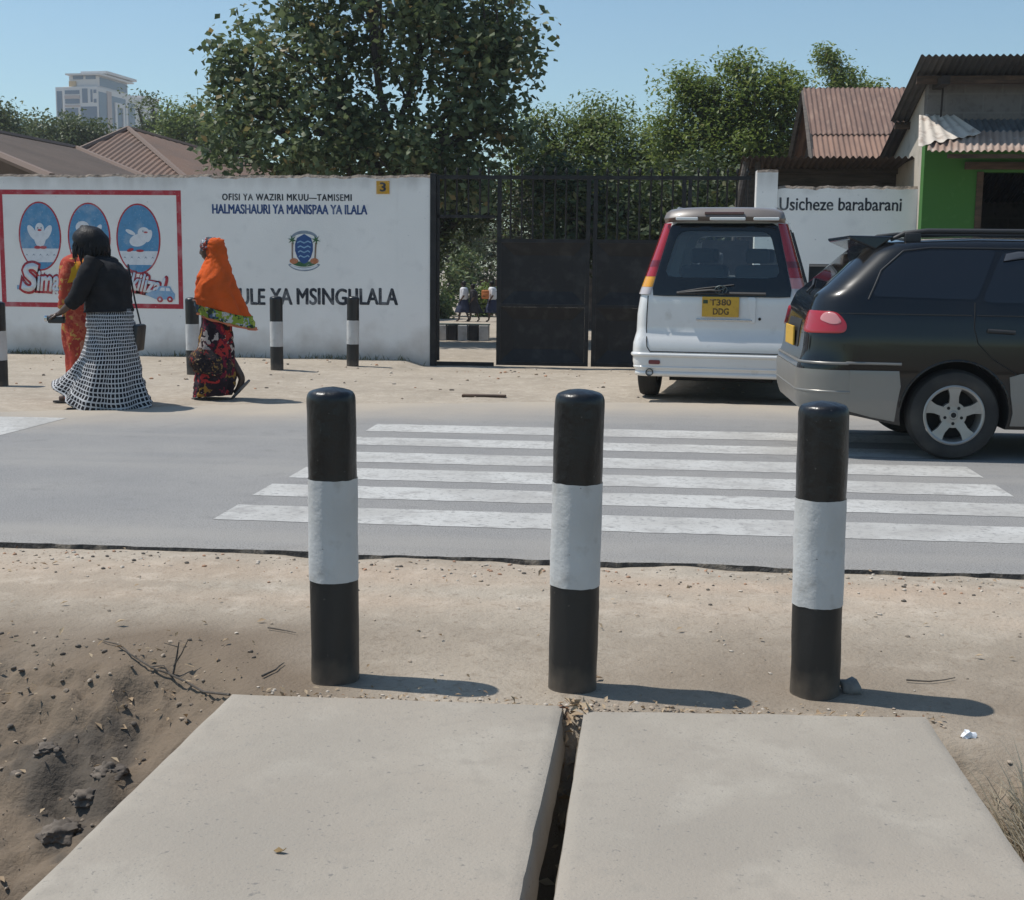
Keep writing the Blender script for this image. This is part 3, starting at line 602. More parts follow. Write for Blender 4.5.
rf = corrugated([hl(xr0, 26, zr0), hl(xw, 26, zr0), hl(xw, 24.3, lerp(zr0, ze0, .68)), hl(lerp(xr0, xe0, .68), 24.3, lerp(zr0, ze0, .68))], .09, .016).build('roof', m_rust, hs, smooth=50)
corrugated([hl(lerp(xr0, xe0, .63), 24.43, lerp(zr0, ze0, .63) - .03), hl(xw, 24.43, lerp(zr0, ze0, .63) - .03), hl(xw, 23.1, ze0 - .2), hl(xe0 - .02, 23.1, ze0 - .2)], .09, .016).build('lower_roof_sheet', M('rust_roof_lower', (.25, .15, .108), .85, var=[(1.6, (.18, .11, .082), .4, .65, 7)], stretch=(3, 1, 1)), rf, smooth=50)
corrugated([hl(xr0, 26.01, zr0), hl(xw, 26.01, zr0), hl(xw, 28.8, ze0 - .1), hl(xr0 - .05, 28.8, ze0 - .1)], .14, .024).build('rear_roof', m_rust, hs, smooth=50)
mb = MB(); gx0 = xr0 + .28
mb.add([hl(gx0, 23.6, -.3), hl(gx0, 28.4, -.3), hl(gx0, 28.4, ze0 + .02), hl(gx0, 26, zr0 - .08), hl(gx0, 23.6, ze0 + .02), hl(gx0 + .2, 23.6, -.3), hl(gx0 + .2, 28.4, -.3), hl(gx0 + .2, 28.4, ze0 + .02), hl(gx0 + .2, 26, zr0 - .08), hl(gx0 + .2, 23.6, ze0 + .02)], [(0, 1, 2, 3, 4), (9, 8, 7, 6, 5), (0, 5, 6, 1), (1, 6, 7, 2), (0, 4, 9, 5), (2, 7, 8, 3), (3, 8, 9, 4)])
mb.build('gable_wall', m_shadeboard, hs)
mb = MB(); mb.tube([hl(xr0 + .02, 26, zr0 - .06), hl(xr0, 28.7, ze0 - .13)], .06, 4); mb.tube([hl(xr0 + .02, 26, zr0 - .06), hl(xe0 - .02, 23.15, ze0 - .2)], .05, 4); mb.build('barge_board', m_board, hs)
mb = MB(); mb.box(gx0 + .2 - 6, xw - 6.3, -2.4, -2.2, -.4, ze0 - .1); mb.build('front_wall', m_hwall, hs)

def pyramid_house(name, label, apex, ridge_end, fl, fr, br, bl, wallz, roofm):
    """hip roof from measured corners; the ridge runs from apex to ridge_end"""
    t = thing(name, label, 'house', (fl.x, fl.y, 0)); o = Vector(t.location)
    A, E = apex - o, ridge_end - o; P = [p - o for p in (fl, fr, br, bl)]
    mb = MB(); 
    for a, b, c, d in ((A, E, P[1], P[0]), (E, E, P[2], P[1]), (E, A, P[3], P[2]), (A, A, P[0], P[3])):
        V = []; ev = c - d; S_ = ev.length; ed_ = ev.normalized()     # ribs run straight down the slope
        nrm = ev.cross((a + b) / 2 - (c + d) / 2).normalized(); nrm = nrm if nrm.z > 0 else -nrm
        upv = nrm.cross(ed_); upv = upv if upv.z > 0 else -upv
        Q = [((p - d).dot(ed_), (p - d).dot(upv)) for p in (d, c, b, a)]; s0, s1 = min(q[0] for q in Q), max(q[0] for q in Q); n = int((s1 - s0) / .042)
        for i in range(n + 1):
            s = lerp(s0 + 1e-4, s1 - 1e-4, i / n); ts = []
            for (sa, ta), (sb, tb_) in zip(Q, Q[1:] + Q[:1]):
                if abs(sb - sa) > 1e-6 and min(sa, sb) <= s <= max(sa, sb): ts.append(lerp(ta, tb_, (s - sa) / (sb - sa)))
            h = nrm * .018 * (1 if (i % 4) < 2 else -1); V += [d + ed_ * s + upv * min(ts) + h, d + ed_ * s + upv * max(ts) + h]
        mb.add(V, [(2 * i, 2 * i + 2, 2 * i + 3, 2 * i + 1) for i in range(n)])
    r = mb.build('roof', roofm, t)
    mb = MB(); 
    for p, q in ((A, P[0]), (E, P[1]), (E, P[2]), (A, P[3]), (A, E)):
        if (p - q).length > .3: mb.tube([p + Vector((0, 0, .02)), q + Vector((0, 0, .02))], .07, 6)
    mb.build('hip_cap', M('hip_cap', (.165, .115, .09), .8), r)
    c = sum(P, Vector()) / 4; Q = [p.lerp(c, .07) for p in P]; mb = MB()
    V = [(q.x, q.y, -.6) for q in Q] + [(q.x, q.y, wallz) for q in Q]
    mb.add(V, [(i, (i + 1) % 4, (i + 1) % 4 + 4, i + 4) for i in range(4)]); mb.build('wall', m_hwall, t); return t
A = Yp(128, 129, 36); ext = lambda p, k: A + (p - A) * k
fr = ext(Yp(179, 173, 32), 1.55); fl = ext(Yp(79, 150.5, 33.7), 2.75); br_ = ext(Yp(216, 154, 37.5), 3.6); bl_ = fl + (br_ - fr)
bl_ = Vector((bl_.x, bl_.y, fl.z))
pyramid_house('hip_roof_house', 'house with brown pyramid hip roof beneath the white tower', A, A.copy(), fl, fr, br_, bl_, 2.8, m_brown)
P1 = Yp(76, 149, 30.5); P0 = Yp(0, 133.5, 27.0); P0.z = P1.z; rd = (P0 - P1).normalized()
q = Yp(132, 173, 27.3); fr = P1 + (q - P1) * 1.85; hl_ = min(12.0, (fr.y - 19.0) / -rd.y); fl = fr + rd * hl_; br_ = P1 * 2 - fr - rd * 2.5; br_ = Vector((br_.x, br_.y, fr.z)); bl_ = br_ + rd * hl_; print('LONG', P1, rd, fr, fl, hl_)
pyramid_house('long_roof_house', 'long house with darker brown iron roof behind the mural end of wall', P1 + rd * (hl_ + 1.5), P1, fl, fr, br_, bl_, 2.1, M('dark_brown_roof', (.105, .078, .064), .85, var=[(.8, (.082, .062, .052), .4, .65, 7), (4, (.135, .102, .084), .58, .75, 6)]))

# ================================================================== TOWER (far)
TD = 330.0
m_tw = M('tower_white', (.62, .60, .58), .8, var=[(.05, (.55, .53, .52), .4, .7, 4)]); m_tg = M('tower_blue_glass', (.045, .08, .14), .3, var=[(.15, (.07, .11, .17), .4, .6, 3)], spec=.6)
m_tp = M('tower_pink_panel', (.42, .34, .31), .8); m_to = M('tower_ochre', (.50, .34, .16), .8)
tower = thing('office_tower', 'white office tower with blue glass strips far behind the hip roof', 'office tower', (XZ(57, 200, TD)[0], TD, 0), R_(-5.5))
tx = lambda px, d=TD: XZ(px, 200, d)[0] - tower.location.x
tz = lambda cy: XZ(90, 55 + cy / 7.877, TD)[1]
W0, W1, DEP = 0, tx(103), 27.0
mb = MB(); mb.box(tx(67), W1, 0, DEP * .88, -2, tz(250), bev=.15); mb.box(0, tx(67) - .02, 1.2, DEP * .8, -2, tz(248)); mb.box(W1 - 5, W1 + .5, DEP * .88 + .02, DEP + 6, -2, tz(228)); mb.build('main_block', m_tw, tower)
mb = MB(); mb.box(tx(72), W1 - .4, 1.0, DEP * .62, tz(250) + .01, tz(165)); mb.build('penthouse', m_tw, tower)
mb = MB(); mb.box(tx(71), W1 + .9, -.4, DEP * .66, tz(160), tz(148)); mb.box(tx(80), W1 + 1.2, 3, DEP * .7, tz(138), tz(118)); mb.build('roof_slab', m_tw, tower)
fx = lambda c: tx(40 + c / 7.877)
for a, b, c, d in ((285, 368, 190, 152), (388, 470, 190, 155)): mb = MB(); mb.box(fx(a), fx(b), .9, .99, tz(c), tz(d)); mb.build('window', m_tg, tower)
for a, b, c, d in ((372, 415, 380, 268), (440, 455, 375, 275), (465, 487, 305, 278), (465, 487, 380, 350), (230, 335, 520, 420), (358, 500, 545, 410), (232, 350, 310, 280), (232, 350, 385, 348)): mb = MB(); mb.box(fx(a), min(fx(b), W1 - .25), -.12, -.02, tz(c), tz(d)); mb.build('window', m_tg, tower)
mb = MB(); mb.box(fx(145), fx(188), 1.05, 1.18, tz(520), tz(280)); mb.build('window', m_tg, tower)
for a, b in ((320, 345), (395, 410)): mb = MB(); mb.box(fx(230), fx(352), -.2, -.02, tz(b), tz(a)); mb.build('spandrel', m_tp, tower)
mb = MB(); mb.box(fx(255), fx(310), .6, .98, tz(262), tz(205)); mb.build('ochre_panel', m_to, tower)
X = W1
for y0, y1, za_, zb_ in ((.5, 4.5, 575, 290), (7, 14.5, 575, 300), (16.0, 19.5, 575, 320)): mb = MB(); mb.box(X + .02, X + .12, y0, y1, tz(za_), tz(zb_)); mb.build('window', m_tg, tower)
mb = MB(); mb.box(X - .38, X - .3, 2.0, DEP * .6, tz(240), tz(170)); mb.build('window', m_tg, tower); mb = MB(); mb.box(X + .52, X + .6, DEP + 2, DEP + 3.6, tz(380), tz(340)); mb.build('window', m_tg, tower)
mb = MB(); mb.box(X + .13, X + .4, 8.4, 9.4, tz(600), tz(345)); mb.box(X + .13, X + .4, 12.6, 13.6, tz(600), tz(345)); mb.box(X + .13, X + .4, 9.4, 12.6, tz(380), tz(345)); mb.build('portal_frame', m_tw, tower)
mb = MB(); mb.box(X + .02, X + .25, 4.6, 6.8, -1, tz(270)); mb.build('pink_column', m_tp, tower)
# ================================================================== TREES AND PLANTS
m_bark = M('tree_bark', (.085, .068, .055), .95, var=[(6, (.045, .037, .03), .4, .65, 6)], bump=[(12, .5, .02)])
m_bark2 = M('pale_bark', (.16, .13, .105), .95, var=[(5, (.09, .075, .06), .4, .65, 6)], bump=[(12, .5, .02)])
lm_dark = leaf_mat('broad_dark_leaves', (.065, .095, .034), (.165, .205, .095), (.27, .20, .08), .4, .55)
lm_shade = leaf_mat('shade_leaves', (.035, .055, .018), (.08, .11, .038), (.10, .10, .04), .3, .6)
lm_mid = leaf_mat('green_leaves', (.085, .13, .03), (.19, .24, .065), (.16, .17, .05), .42, .5)
lm_bright = leaf_mat('bright_leaves', (.105, .16, .03), (.235, .29, .075), (.2, .2, .06), .42, .5)
lm_far = leaf_mat('far_leaves', (.06, .09, .032), (.13, .16, .06), (.16, .17, .06), .3, .55)
lm_bush = leaf_mat('bush_leaves', (.06, .10, .03), (.16, .20, .07), (.24, .24, .10), .3, .5)
def leaf_mesh(name, P, S, mat, parent, rng, updown=.6, fold=.25, asp=.5):
    """P (n,3) leaf bases, S sizes: each leaf a folded four-sided blade"""
    n = len(P); d = rng.normal(size=(n, 3)); d[:, 2] *= .6; d[:, 2] -= .35; d /= np.linalg.norm(d, axis=1)[:, None]
    up = rng.normal(size=(n, 3)) * (1 - updown); up[:, 2] += updown
    s = np.cross(d, up); s /= np.linalg.norm(s, axis=1)[:, None] + 1e-9; nn_ = np.cross(s, d)
    S = S[:, None]; mid = P + d * S * .5
    V = np.empty((n, 6, 3)); V[:, 0] = P; V[:, 1] = mid + s * S * asp * .5 + nn_ * S * fold * .3; V[:, 2] = P + d * S; V[:, 3] = mid - s * S * asp * .5 + nn_ * S * fold * .3
    V[:, 4] = P + d * S * .15; V[:, 5] = P + d * S * .9
    me = bpy.data.meshes.new(name); me.vertices.add(n * 4); me.vertices.foreach_set('co', V[:, :4].reshape(-1))
    idx = np.arange(n)[:, None] * 4
    loops = np.concatenate([idx + 0, idx + 1, idx + 2, idx + 0, idx + 2, idx + 3], 1).reshape(-1)
    me.loops.add(n * 6); me.loops.foreach_set('vertex_index', loops.astype(np.int32)); me.polygons.add(n * 2)
    me.polygons.foreach_set('loop_start', np.arange(0, n * 6, 3, dtype=np.int32)); me.polygons.foreach_set('loop_total', np.full(n * 2, 3, dtype=np.int32)); me.update(calc_edges=True)
    a = me.attributes.new('tone', 'FLOAT', 'FACE'); a.data.foreach_set('value', np.repeat(rng.random(n), 2).astype(np.float32))
    me.materials.append(mat); me.validate(); return link_obj(name, me, parent)
def crown_points(blobs, ncl, nleaf, sig, rng, shell=.45):
    w_ = np.array([b[3] * b[4] * b[5] for b in blobs]) ** .75; w_ /= w_.sum(); C = []
    for bi in rng.choice(len(blobs), ncl, p=w_):
        x, y, z, a, b, c = blobs[bi]; d = rng.normal(size=3); d /= np.linalg.norm(d); r = rng.random() ** shell
        C.append((x + d[0] * a * r, y + d[1] * b * r, z + d[2] * c * r))
    C = np.array(C); k = rng.integers(0, ncl, nleaf); sg = sig * (.6 + .8 * rng.random(ncl))
    P = C[k] + np.clip(rng.normal(size=(nleaf, 3)), -1.5, 1.5) * sg[k][:, None] * np.array([1, 1, .8]); return C, P
def tree(name, label, base, blobs, ncl, nleaf, size, sig, lm, bark, seed, trunk_r=.2, fork=.45, group=None, branches=40, shell=.45, cat='tree', updown=.6, asp=.5, lean=(0, 0)):
    rng = np.random.default_rng(seed); t = thing(name, label, cat, base, group=group); B = Vector(base)
    bl = [(b[0] - B.x, b[1] - B.y, b[2] - B.z, b[3], b[4], b[5]) for b in blobs]
    C, P = crown_points(bl, ncl, nleaf, sig, rng, shell)
    leaf_mesh('crown', P, size * (.65 + .7 * rng.random(nleaf)), lm, t, rng, updown, asp=asp)
    mb = MB(); zc = sum(b[2] for b in bl) / len(bl); F_ = Vector((lean[0], lean[1], zc * fork))
    n = 7; pts = [Vector((F_.x * (i / n) ** 1.5 + .05 * math.sin(i * 1.7 + seed), F_.y * (i / n), F_.z * i / n)) for i in range(n + 1)]
    mb.tube([pts[0] - Vector((0, 0, .4))] + pts, [trunk_r * 1.35] + [lerp(trunk_r * 1.15, trunk_r * .8, i / n) for i in range(n + 1)], 10)
    for b in bl:
        T = Vector(b[:3]); q = [F_.lerp(T, i / 5) + Vector((.12 * math.sin(i * 2.1 + b[0]), .1 * math.cos(i * 1.7), .25 * math.sin(math.pi * i / 5) * b[5])) * (1 if 0 < i < 5 else 0) for i in range(6)]
        mb.tube(q, [lerp(trunk_r * .7, trunk_r * .16, i / 5) for i in range(6)], 7)
    for c in C[:branches]:
        T = Vector(c); j = min(bl, key=lambda b: (Vector(b[:3]) - T).length); S_ = F_.lerp(Vector(j[:3]), rnd.uniform(.5, 1)); m_ = S_.lerp(T, .5) + Vector((0, 0, .12))
        mb.tube([S_, m_, T], [trunk_r * .22, trunk_r * .14, trunk_r * .05], 5)
    mb.build('trunk', bark, t, smooth=60); return t
def blob(px, py, hx, hy, d, dep=None):
    """a lump of crown seen at (px,py), hx by hy photo pixels, at distance d"""
    p = Yp(px, py, d); s = d / F; return (p.x, p.y, p.z, hx * s, (dep if dep else hx * s), hy * s)
# the big broad-leaved tree over the wall
D1 = 23.5
big = [blob(300, 40, 85, 62, D1), blob(420, 20, 95, 75, D1 + .3), blob(478, 60, 62, 75, D1), blob(250, 112, 48, 46, D1 - .4), blob(345, 118, 85, 50, D1), blob(455, 135, 72, 46, D1), blob(360, -70, 110, 60, D1), blob(232, 60, 30, 44, D1), blob(505, 92, 28, 48, D1 + .2), blob(225, 148, 36, 22, D1 - .3), blob(520, 30, 24, 40, D1), blob(310, 160, 70, 26, D1 - .6), blob(400, 158, 60, 30, D1 - .7), blob(465, 175, 50, 30, D1 - .3), blob(260, 165, 40, 18, D1 - .6)]
tree('broadleaf_tree', 'big dark broad-leaved tree rising above the lettered part of the school wall', (XZ(398, 200, D1)[0], D1, -.1), big, 470, 23000, .145, .25, lm_dark, m_bark, 3, .13, .5, branches=110, shell=.55, updown=.35, asp=.66)
# middle tree above the gate
D2 = 33
midt = [blob(545, 160, 42, 46, D2), blob(600, 150, 56, 42, D2), blob(655, 168, 42, 34, D2), blob(590, 122, 28, 20, D2), blob(620, 190, 80, 34, D2), blob(545, 125, 20, 16, D2), blob(520, 190, 30, 40, D2)]
tree('leafy_tree', 'dense mid green tree directly above the middle of the black gate', (XZ(600, 200, D2)[0], D2, -.3), midt, 300, 36000, .115, .27, lm_mid, m_bark, 5, .25, .55, shell=.4, asp=.5, updown=.82)
D3 = 30
rt = [blob(705, 120, 46, 40, D3), blob(760, 112, 46, 44, D3), blob(745, 78, 30, 16, D3), blob(690, 90, 24, 18, D3), blob(800, 92, 18, 20, D3), blob(675, 150, 30, 30, D3), blob(735, 165, 75, 40, D3), blob(790, 140, 24, 34, D3), blob(770, 82, 16, 12, D3)]
tree('mango_tree', 'bright green spreading tree left of the rust red roof', (XZ(735, 200, D3)[0], D3, -.3), rt, 270, 34000, .11, .25, lm_bright, m_bark2, 8, .25, .5, shell=.42, asp=.5, updown=.82)
D4 = 37
ft = [blob(826, 55, 8, 10, D4), blob(834, 68, 10, 12, D4), blob(852, 72, 8, 14, D4), blob(842, 84, 14, 10, D4), blob(878, 86, 7, 5, D4), blob(858, 92, 24, 9, D4)]
tree('slender_tree', 'slender tree poking up behind the rust red roof', (XZ(842, 200, D4)[0], D4, -.3), ft, 50, 4200, .115, .15, lm_bright, m_bark2, 11, .14, .75, branches=20, asp=.42)
# dark growth straight behind the gate bars
D5 = 24
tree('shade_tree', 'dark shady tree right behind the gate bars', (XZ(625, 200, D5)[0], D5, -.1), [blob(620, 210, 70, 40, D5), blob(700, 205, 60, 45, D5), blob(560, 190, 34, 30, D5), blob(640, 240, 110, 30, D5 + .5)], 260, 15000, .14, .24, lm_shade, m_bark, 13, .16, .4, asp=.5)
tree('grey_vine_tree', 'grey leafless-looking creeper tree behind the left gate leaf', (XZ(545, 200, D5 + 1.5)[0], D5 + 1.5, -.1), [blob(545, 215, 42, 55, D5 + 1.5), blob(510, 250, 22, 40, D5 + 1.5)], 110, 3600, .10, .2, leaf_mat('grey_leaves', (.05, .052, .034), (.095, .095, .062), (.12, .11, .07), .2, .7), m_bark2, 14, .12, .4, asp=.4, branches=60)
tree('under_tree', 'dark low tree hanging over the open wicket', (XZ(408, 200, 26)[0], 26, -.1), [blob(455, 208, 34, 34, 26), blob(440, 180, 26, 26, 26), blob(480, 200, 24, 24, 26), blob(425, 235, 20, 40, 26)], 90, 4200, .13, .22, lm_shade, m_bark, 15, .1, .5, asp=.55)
# far trees below the tower
def far_tree(label, specs, d, n, seed, base_px, lm=lm_far, size=.28): tree('round_tree', label, (XZ(base_px, 200, d)[0], d, -.4), [blob(a, b, c, e, d) for a, b, c, e in specs], max(40, n // 45), n * 2, size * .7, .42, lm, m_bark, seed, .35, .5, group='round trees beyond the houses', branches=12)
far_tree('low bushy dark tree under the left face of the white tower', [(60, 140, 38, 26), (85, 135, 24, 20), (30, 136, 22, 20), (100, 146, 16, 20)], 68, 6000, 21, 60)
far_tree('dark tree cut off by the left edge above the long roof', [(-12, 122, 16, 18), (6, 128, 10, 10), (2, 112, 6, 6), (12, 140, 16, 14)], 62, 2500, 22, -5)
far_tree('tall upright tree in front of the right side of the tower', [(138, 108, 4, 10), (153, 106, 4, 11), (168, 106, 4, 9), (150, 134, 12, 15), (162, 130, 9, 14), (172, 140, 18, 18)], 72, 3800, 23, 150)
far_tree('bright rounded tree between the hip roof and the big tree', [(190, 120, 20, 26), (212, 135, 24, 24), (175, 128, 12, 18), (240, 140, 24, 28)], 58, 4200, 24, 205, lm_mid)
far_tree('tall dark tree seen far through the open wicket', [(455, 225, 40, 40), (490, 240, 30, 40), (430, 250, 30, 30)], 80, 5000, 25, 455, lm_shade)
far_tree('broad dark tree far behind the closed gate leaves', [(560, 215, 60, 50), (650, 215, 60, 50), (740, 215, 60, 50), (610, 240, 100, 30)], 80, 9000, 26, 640, lm_shade)
# yard plants beyond the wicket
def bush(label, px, py, hx, hy, d, seed, lm=lm_bush, n=900):
    b = blob(px, py, hx, hy, d); g = gz(b[0], b[1])
    tree('yard_bush', label, (b[0], b[1], g), [b, (b[0], b[1], lerp(g, b[2], .5), b[3] * .8, b[4] * .8, b[5] * .8)], 40, n, .17, .17, lm, m_bark, seed, .05, .6, group='bushes in the school yard', cat='bush', branches=14)
bush('pale round bush left of the school girl in the yard', 450, 275, 17, 20, 43, 31)
bush('green bush right of the school girls in the yard', 484, 300, 10, 17, 43, 32, lm_bright)
bush('tall pale leafy shrub above the school girl', 466, 262, 14, 14, 46, 33)
bush('low green bush at the foot of the wicket post', 440, 305, 12, 20, 41, 34, lm_mid)
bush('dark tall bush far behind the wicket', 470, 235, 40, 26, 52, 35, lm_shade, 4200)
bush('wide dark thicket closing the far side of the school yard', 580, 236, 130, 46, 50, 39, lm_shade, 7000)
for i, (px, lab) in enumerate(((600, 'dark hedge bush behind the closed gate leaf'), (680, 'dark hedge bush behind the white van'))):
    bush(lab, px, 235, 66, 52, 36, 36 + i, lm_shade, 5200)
m_picket = M('red_brown_pickets', (.12, .065, .045), .9)
pf = MB(); a = Yp(480, 290, 44)
for i in range(9): pf.box(a.x + i * .17, a.x + i * .17 + .11, 44, 44.03, gz(a.x, 44) - .05, a.z + .35)
pf.box(a.x, a.x + 1.5, 44.03, 44.07, a.z - .25, a.z - .17); pf.box(a.x, a.x + 1.5, 44.03, 44.07, a.z + .1, a.z + .18)
tag(pf.build('picket_fence', m_picket), 'short red-brown picket fence among the yard bushes', 'fence')
# striped kerb in the yard
KY = 24.8; k0, k1 = XZ(436, 335, KY)[0], XZ(489, 335, KY)[0]; kz = gz(-1, KY) + .03
kb = thing('striped_kerb', 'kerb painted in black and white blocks inside the school yard', 'kerb', (k0, KY, kz))
m_kw, m_kk = M('kerb_white', (.55, .54, .52), .9, var=[(6, (.38, .36, .33), .45, .7, 6)]), M('kerb_black', (.03, .03, .032), .8, var=[(6, (.07, .065, .06), .5, .7, 6)])
bw = (k1 - k0) / 5.0; mb1, mb2 = MB(), MB()
for i in range(-1, 5): (mb2 if i % 2 else mb1).box(bw * i + .01, bw * (i + 1) - .01, 0, .18, -.2, .255, bev=.012)
mb1.build('white_block', m_kw, kb); mb2.build('black_block', m_kk, kb)
mb = MB(); mb.box(-bw, bw * 5, .02, .2, .256, .282, bev=.006); mb.build('kerb_cap', M('kerb_cap', (.10, .13, .12), .8), kb)

# ================================================================== BOLLARDS
m_bk = M('black_gloss_paint', (.0065, .0065, .0075), .32, var=[(9, (.011, .011, .012), .45, .7, 6), (75, (.11, .105, .10), .70, .78, 2)], bump=[(9, .25, .012), (45, .45, .004), (120, .35, .002)], spec=.5)
m_bk2 = M('black_dusty_paint', (.0105, .0103, .0105), .5, var=[(5, (.02, .0195, .019), .4, .75, 7), (60, (.09, .08, .07), .70, .78, 3)], bump=[(14, .2, .01), (70, .3, .003)])
m_bw = M('white_bollard_paint', (.53, .535, .53), .6, var=[(4, (.45, .445, .43), .42, .7, 7), (16, (.40, .39, .37), .58, .74, 8), (30, (.05, .05, .05), .745, .765, 2)], bump=[(9, .3, .012), (45, .5, .004), (120, .3, .002)])
t_ = m_bk2.node_tree; tc = t_.nodes.new('ShaderNodeTexCoord'); sx = t_.nodes.new('ShaderNodeSeparateXYZ'); link(t_, tc.outputs['Object'], sx.inputs[0])
nn = t_.nodes.new('ShaderNodeTexNoise'); nn.inputs['Scale'].default_value = 22; link(t_, tc.outputs['Object'], nn.inputs['Vector'])
mr = t_.nodes.new('ShaderNodeMapRange'); mr.inputs[1].default_value = .045; mr.inputs[2].default_value = -.06; mr.inputs[4].default_value = .6; link(t_, math_n(t_, 'SUBTRACT', sx.outputs['Z'], math_n(t_, 'MULTIPLY', nn.outputs['Fac'], .10)), mr.inputs[0])
over(m_bk2, mr.outputs[0], (.16, .13, .10))      # earth splashed on the foot
def bollard_parts(parent, r=.0755, H=.925, z1=.31, z2=.635, seed=0):
    n = 48
    def wob(a, z): return .0028 * noise.noise(Vector((math.cos(a) * 2, math.sin(a) * 2, z * 6 + seed * 5))) + .0012 * noise.noise(Vector((math.cos(a) * 9, math.sin(a) * 9, z * 25 + seed)))
    def rag(a, q): return .0022 * noise.noise(Vector((math.cos(a) * 2.5, math.sin(a) * 2.5, q + seed))) + .001 * noise.noise(Vector((math.cos(a) * 8, math.sin(a) * 8, q + seed)))
    def band(name, za, zb, mat, dome=False, proud=0.0, raga=0, ragb=0, rows=18):
        V = []; Fc = []
        for j in range(rows + 1):
            for i in range(n):
                a = 2 * math.pi * i / n; z = lerp(za, zb, j / rows) + (rag(a, 1) * raga if j == 0 else 0) + (rag(a, 2) * ragb if j == rows else 0)
                q = r + proud + wob(a, z); V.append((q * math.cos(a), q * math.sin(a), z))
        k = rows
        if dome:
            for rr, dz in ((.99, .010), (.955, .020), (.89, .027), (.78, .031), (.5, .037), (.2, .041), (.0, .042)):
                k += 1
                for i in range(n):
                    a = 2 * math.pi * i / n; q = (r + wob(a, zb)) * rr; V.append((q * math.cos(a), q * math.sin(a), zb + dz + .0022 * noise.noise(Vector((math.cos(a) * rr * 4, math.sin(a) * rr * 4, seed * 3)))))
        for j in range(k):
            for i in range(n): Fc.append((j * n + i, j * n + (i + 1) % n, (j + 1) * n + (i + 1) % n, (j + 1) * n + i))
        mb = MB(); mb.add(V, Fc); return mb.build(name, mat, parent, smooth=50)
    band('base_band', -.12, z1 + .006, m_bk2); band('white_band', z1, z2, m_bw, proud=.0018, raga=1, ragb=1); band('top_band', z2 - .006, H - .042, m_bk, dome=True)
near = [((332.5, 683), (331, 388), .328, .648, 'black and white bollard standing behind the left concrete slab'), ((571.5, 690.5), (580, 390), .330, .650, 'middle black and white bollard behind the gap between the two concrete slabs'), ((816, 697), (824, 402), .283, .612, 'black and white bollard with a grey stone at its foot')]
for i, (b, t, z1, z2, lab) in enumerate(near):
    g = G(*b); g = G(b[0], b[1], gz(g.x, g.y)); y = g.y + .04; T = Yp(t[0], t[1], y); H = T.z + .0
    o = thing('bollard', lab, 'bollard', (g.x, y, gz(g.x, y)), group='black and white bollards along the near kerb'); bollard_parts(o, .0755, H - gz(g.x, y) + .004, z1, z2, seed=i + 1)
    o.rotation_euler = (0, math.atan2(T.x - g.x, H), 0)
farb = [((-2.5, 386), 'far bollard cut off by the left edge of the photo'), ((191.5, 375), 'far bollard half hidden behind the woman in the orange shawl'), ((275.5, 371), 'far bollard before the word YA on the school wall'), ((351.5, 366.5), 'far bollard nearest the gate before the last word of the wall')]
for i, (b, lab) in enumerate(farb):
    g = G(*b); o = thing('bollard', lab, 'bollard', (g.x, g.y + .07, gz(g.x, g.y)), group='black and white bollards before the school wall')
    bollard_parts(o, .078, .90, .285, .59, seed=i + 5)
    if i == 3: o.rotation_euler = (0, R_(.8), 0)

# ================================================================== SMALL THINGS ON THE GROUND
def stone_bm(r, seed, sq=(1, 1, .7), sub=2, amp=.35):
    bm = bmesh.new(); bmesh.ops.create_icosphere(bm, subdivisions=sub, radius=r)
    for v in bm.verts:
        p = v.co / r; v.co *= 1 + amp * noise.noise(p * 1.3 + Vector((seed, 0, 0))) + amp * .5 * noise.noise(p * 3.1 + Vector((0, seed, 0)))
        v.co = Vector((v.co.x * sq[0], v.co.y * sq[1], v.co.z * sq[2]))
    return bm
m_stone = M('grey_stone', (.24, .22, .195), .9, var=[(25, (.15, .135, .12), .45, .7, 6)], bump=[(60, .4, .005)])
m_clod = M('soil_clods', (.15, .124, .10), .95, var=[(12, (.07, .058, .048), .4, .7, 6)], bump=[(40, .6, .01)])
g = G(851, 694); mb = MB(); mb.bm(stone_bm(.034, 3, (1, .9, .85))); o = mb.build('stone', m_stone, loc=(g.x, g.y + .02, gz(g.x, g.y) + .016), smooth=60); tag(o, 'grey stone lying against the foot of the right bollard', 'stone')
for px, py, r, sd_, lab in ((72, 810, .045, 1, 'dark soil clod beside the slab edge'), (62, 832, .045, 2, 'lowest dark soil clod by the slab edge'), (88, 795, .036, 3, 'dark clod uppermost along the slab edge'), (50, 775, .035, 4, 'dark crumbling soil clod left of the slab'), (110, 770, .04, 5, 'flat dark soil clod near the slab edge'), (22, 770, .03, 6, 'dark soil clod at left of the bank')):
    p = at_ground(px, py); mb = MB()
    bm = stone_bm(r, sd_ * 2.3, (1.25, 1, .7), 4, .5)
    for v in bm.verts: v.co *= 1 + .16 * noise.noise(v.co * 3.2 / r + Vector((sd_, 0, 0))) + .09 * noise.noise(v.co * 7 / r)
    mb.bm(bm); o = mb.build('soil_clod', m_clod, loc=(p.x, p.y, p.z - r * .3), smooth=50); tag(o, lab, 'soil clod', 'soil clods on the drain bank')
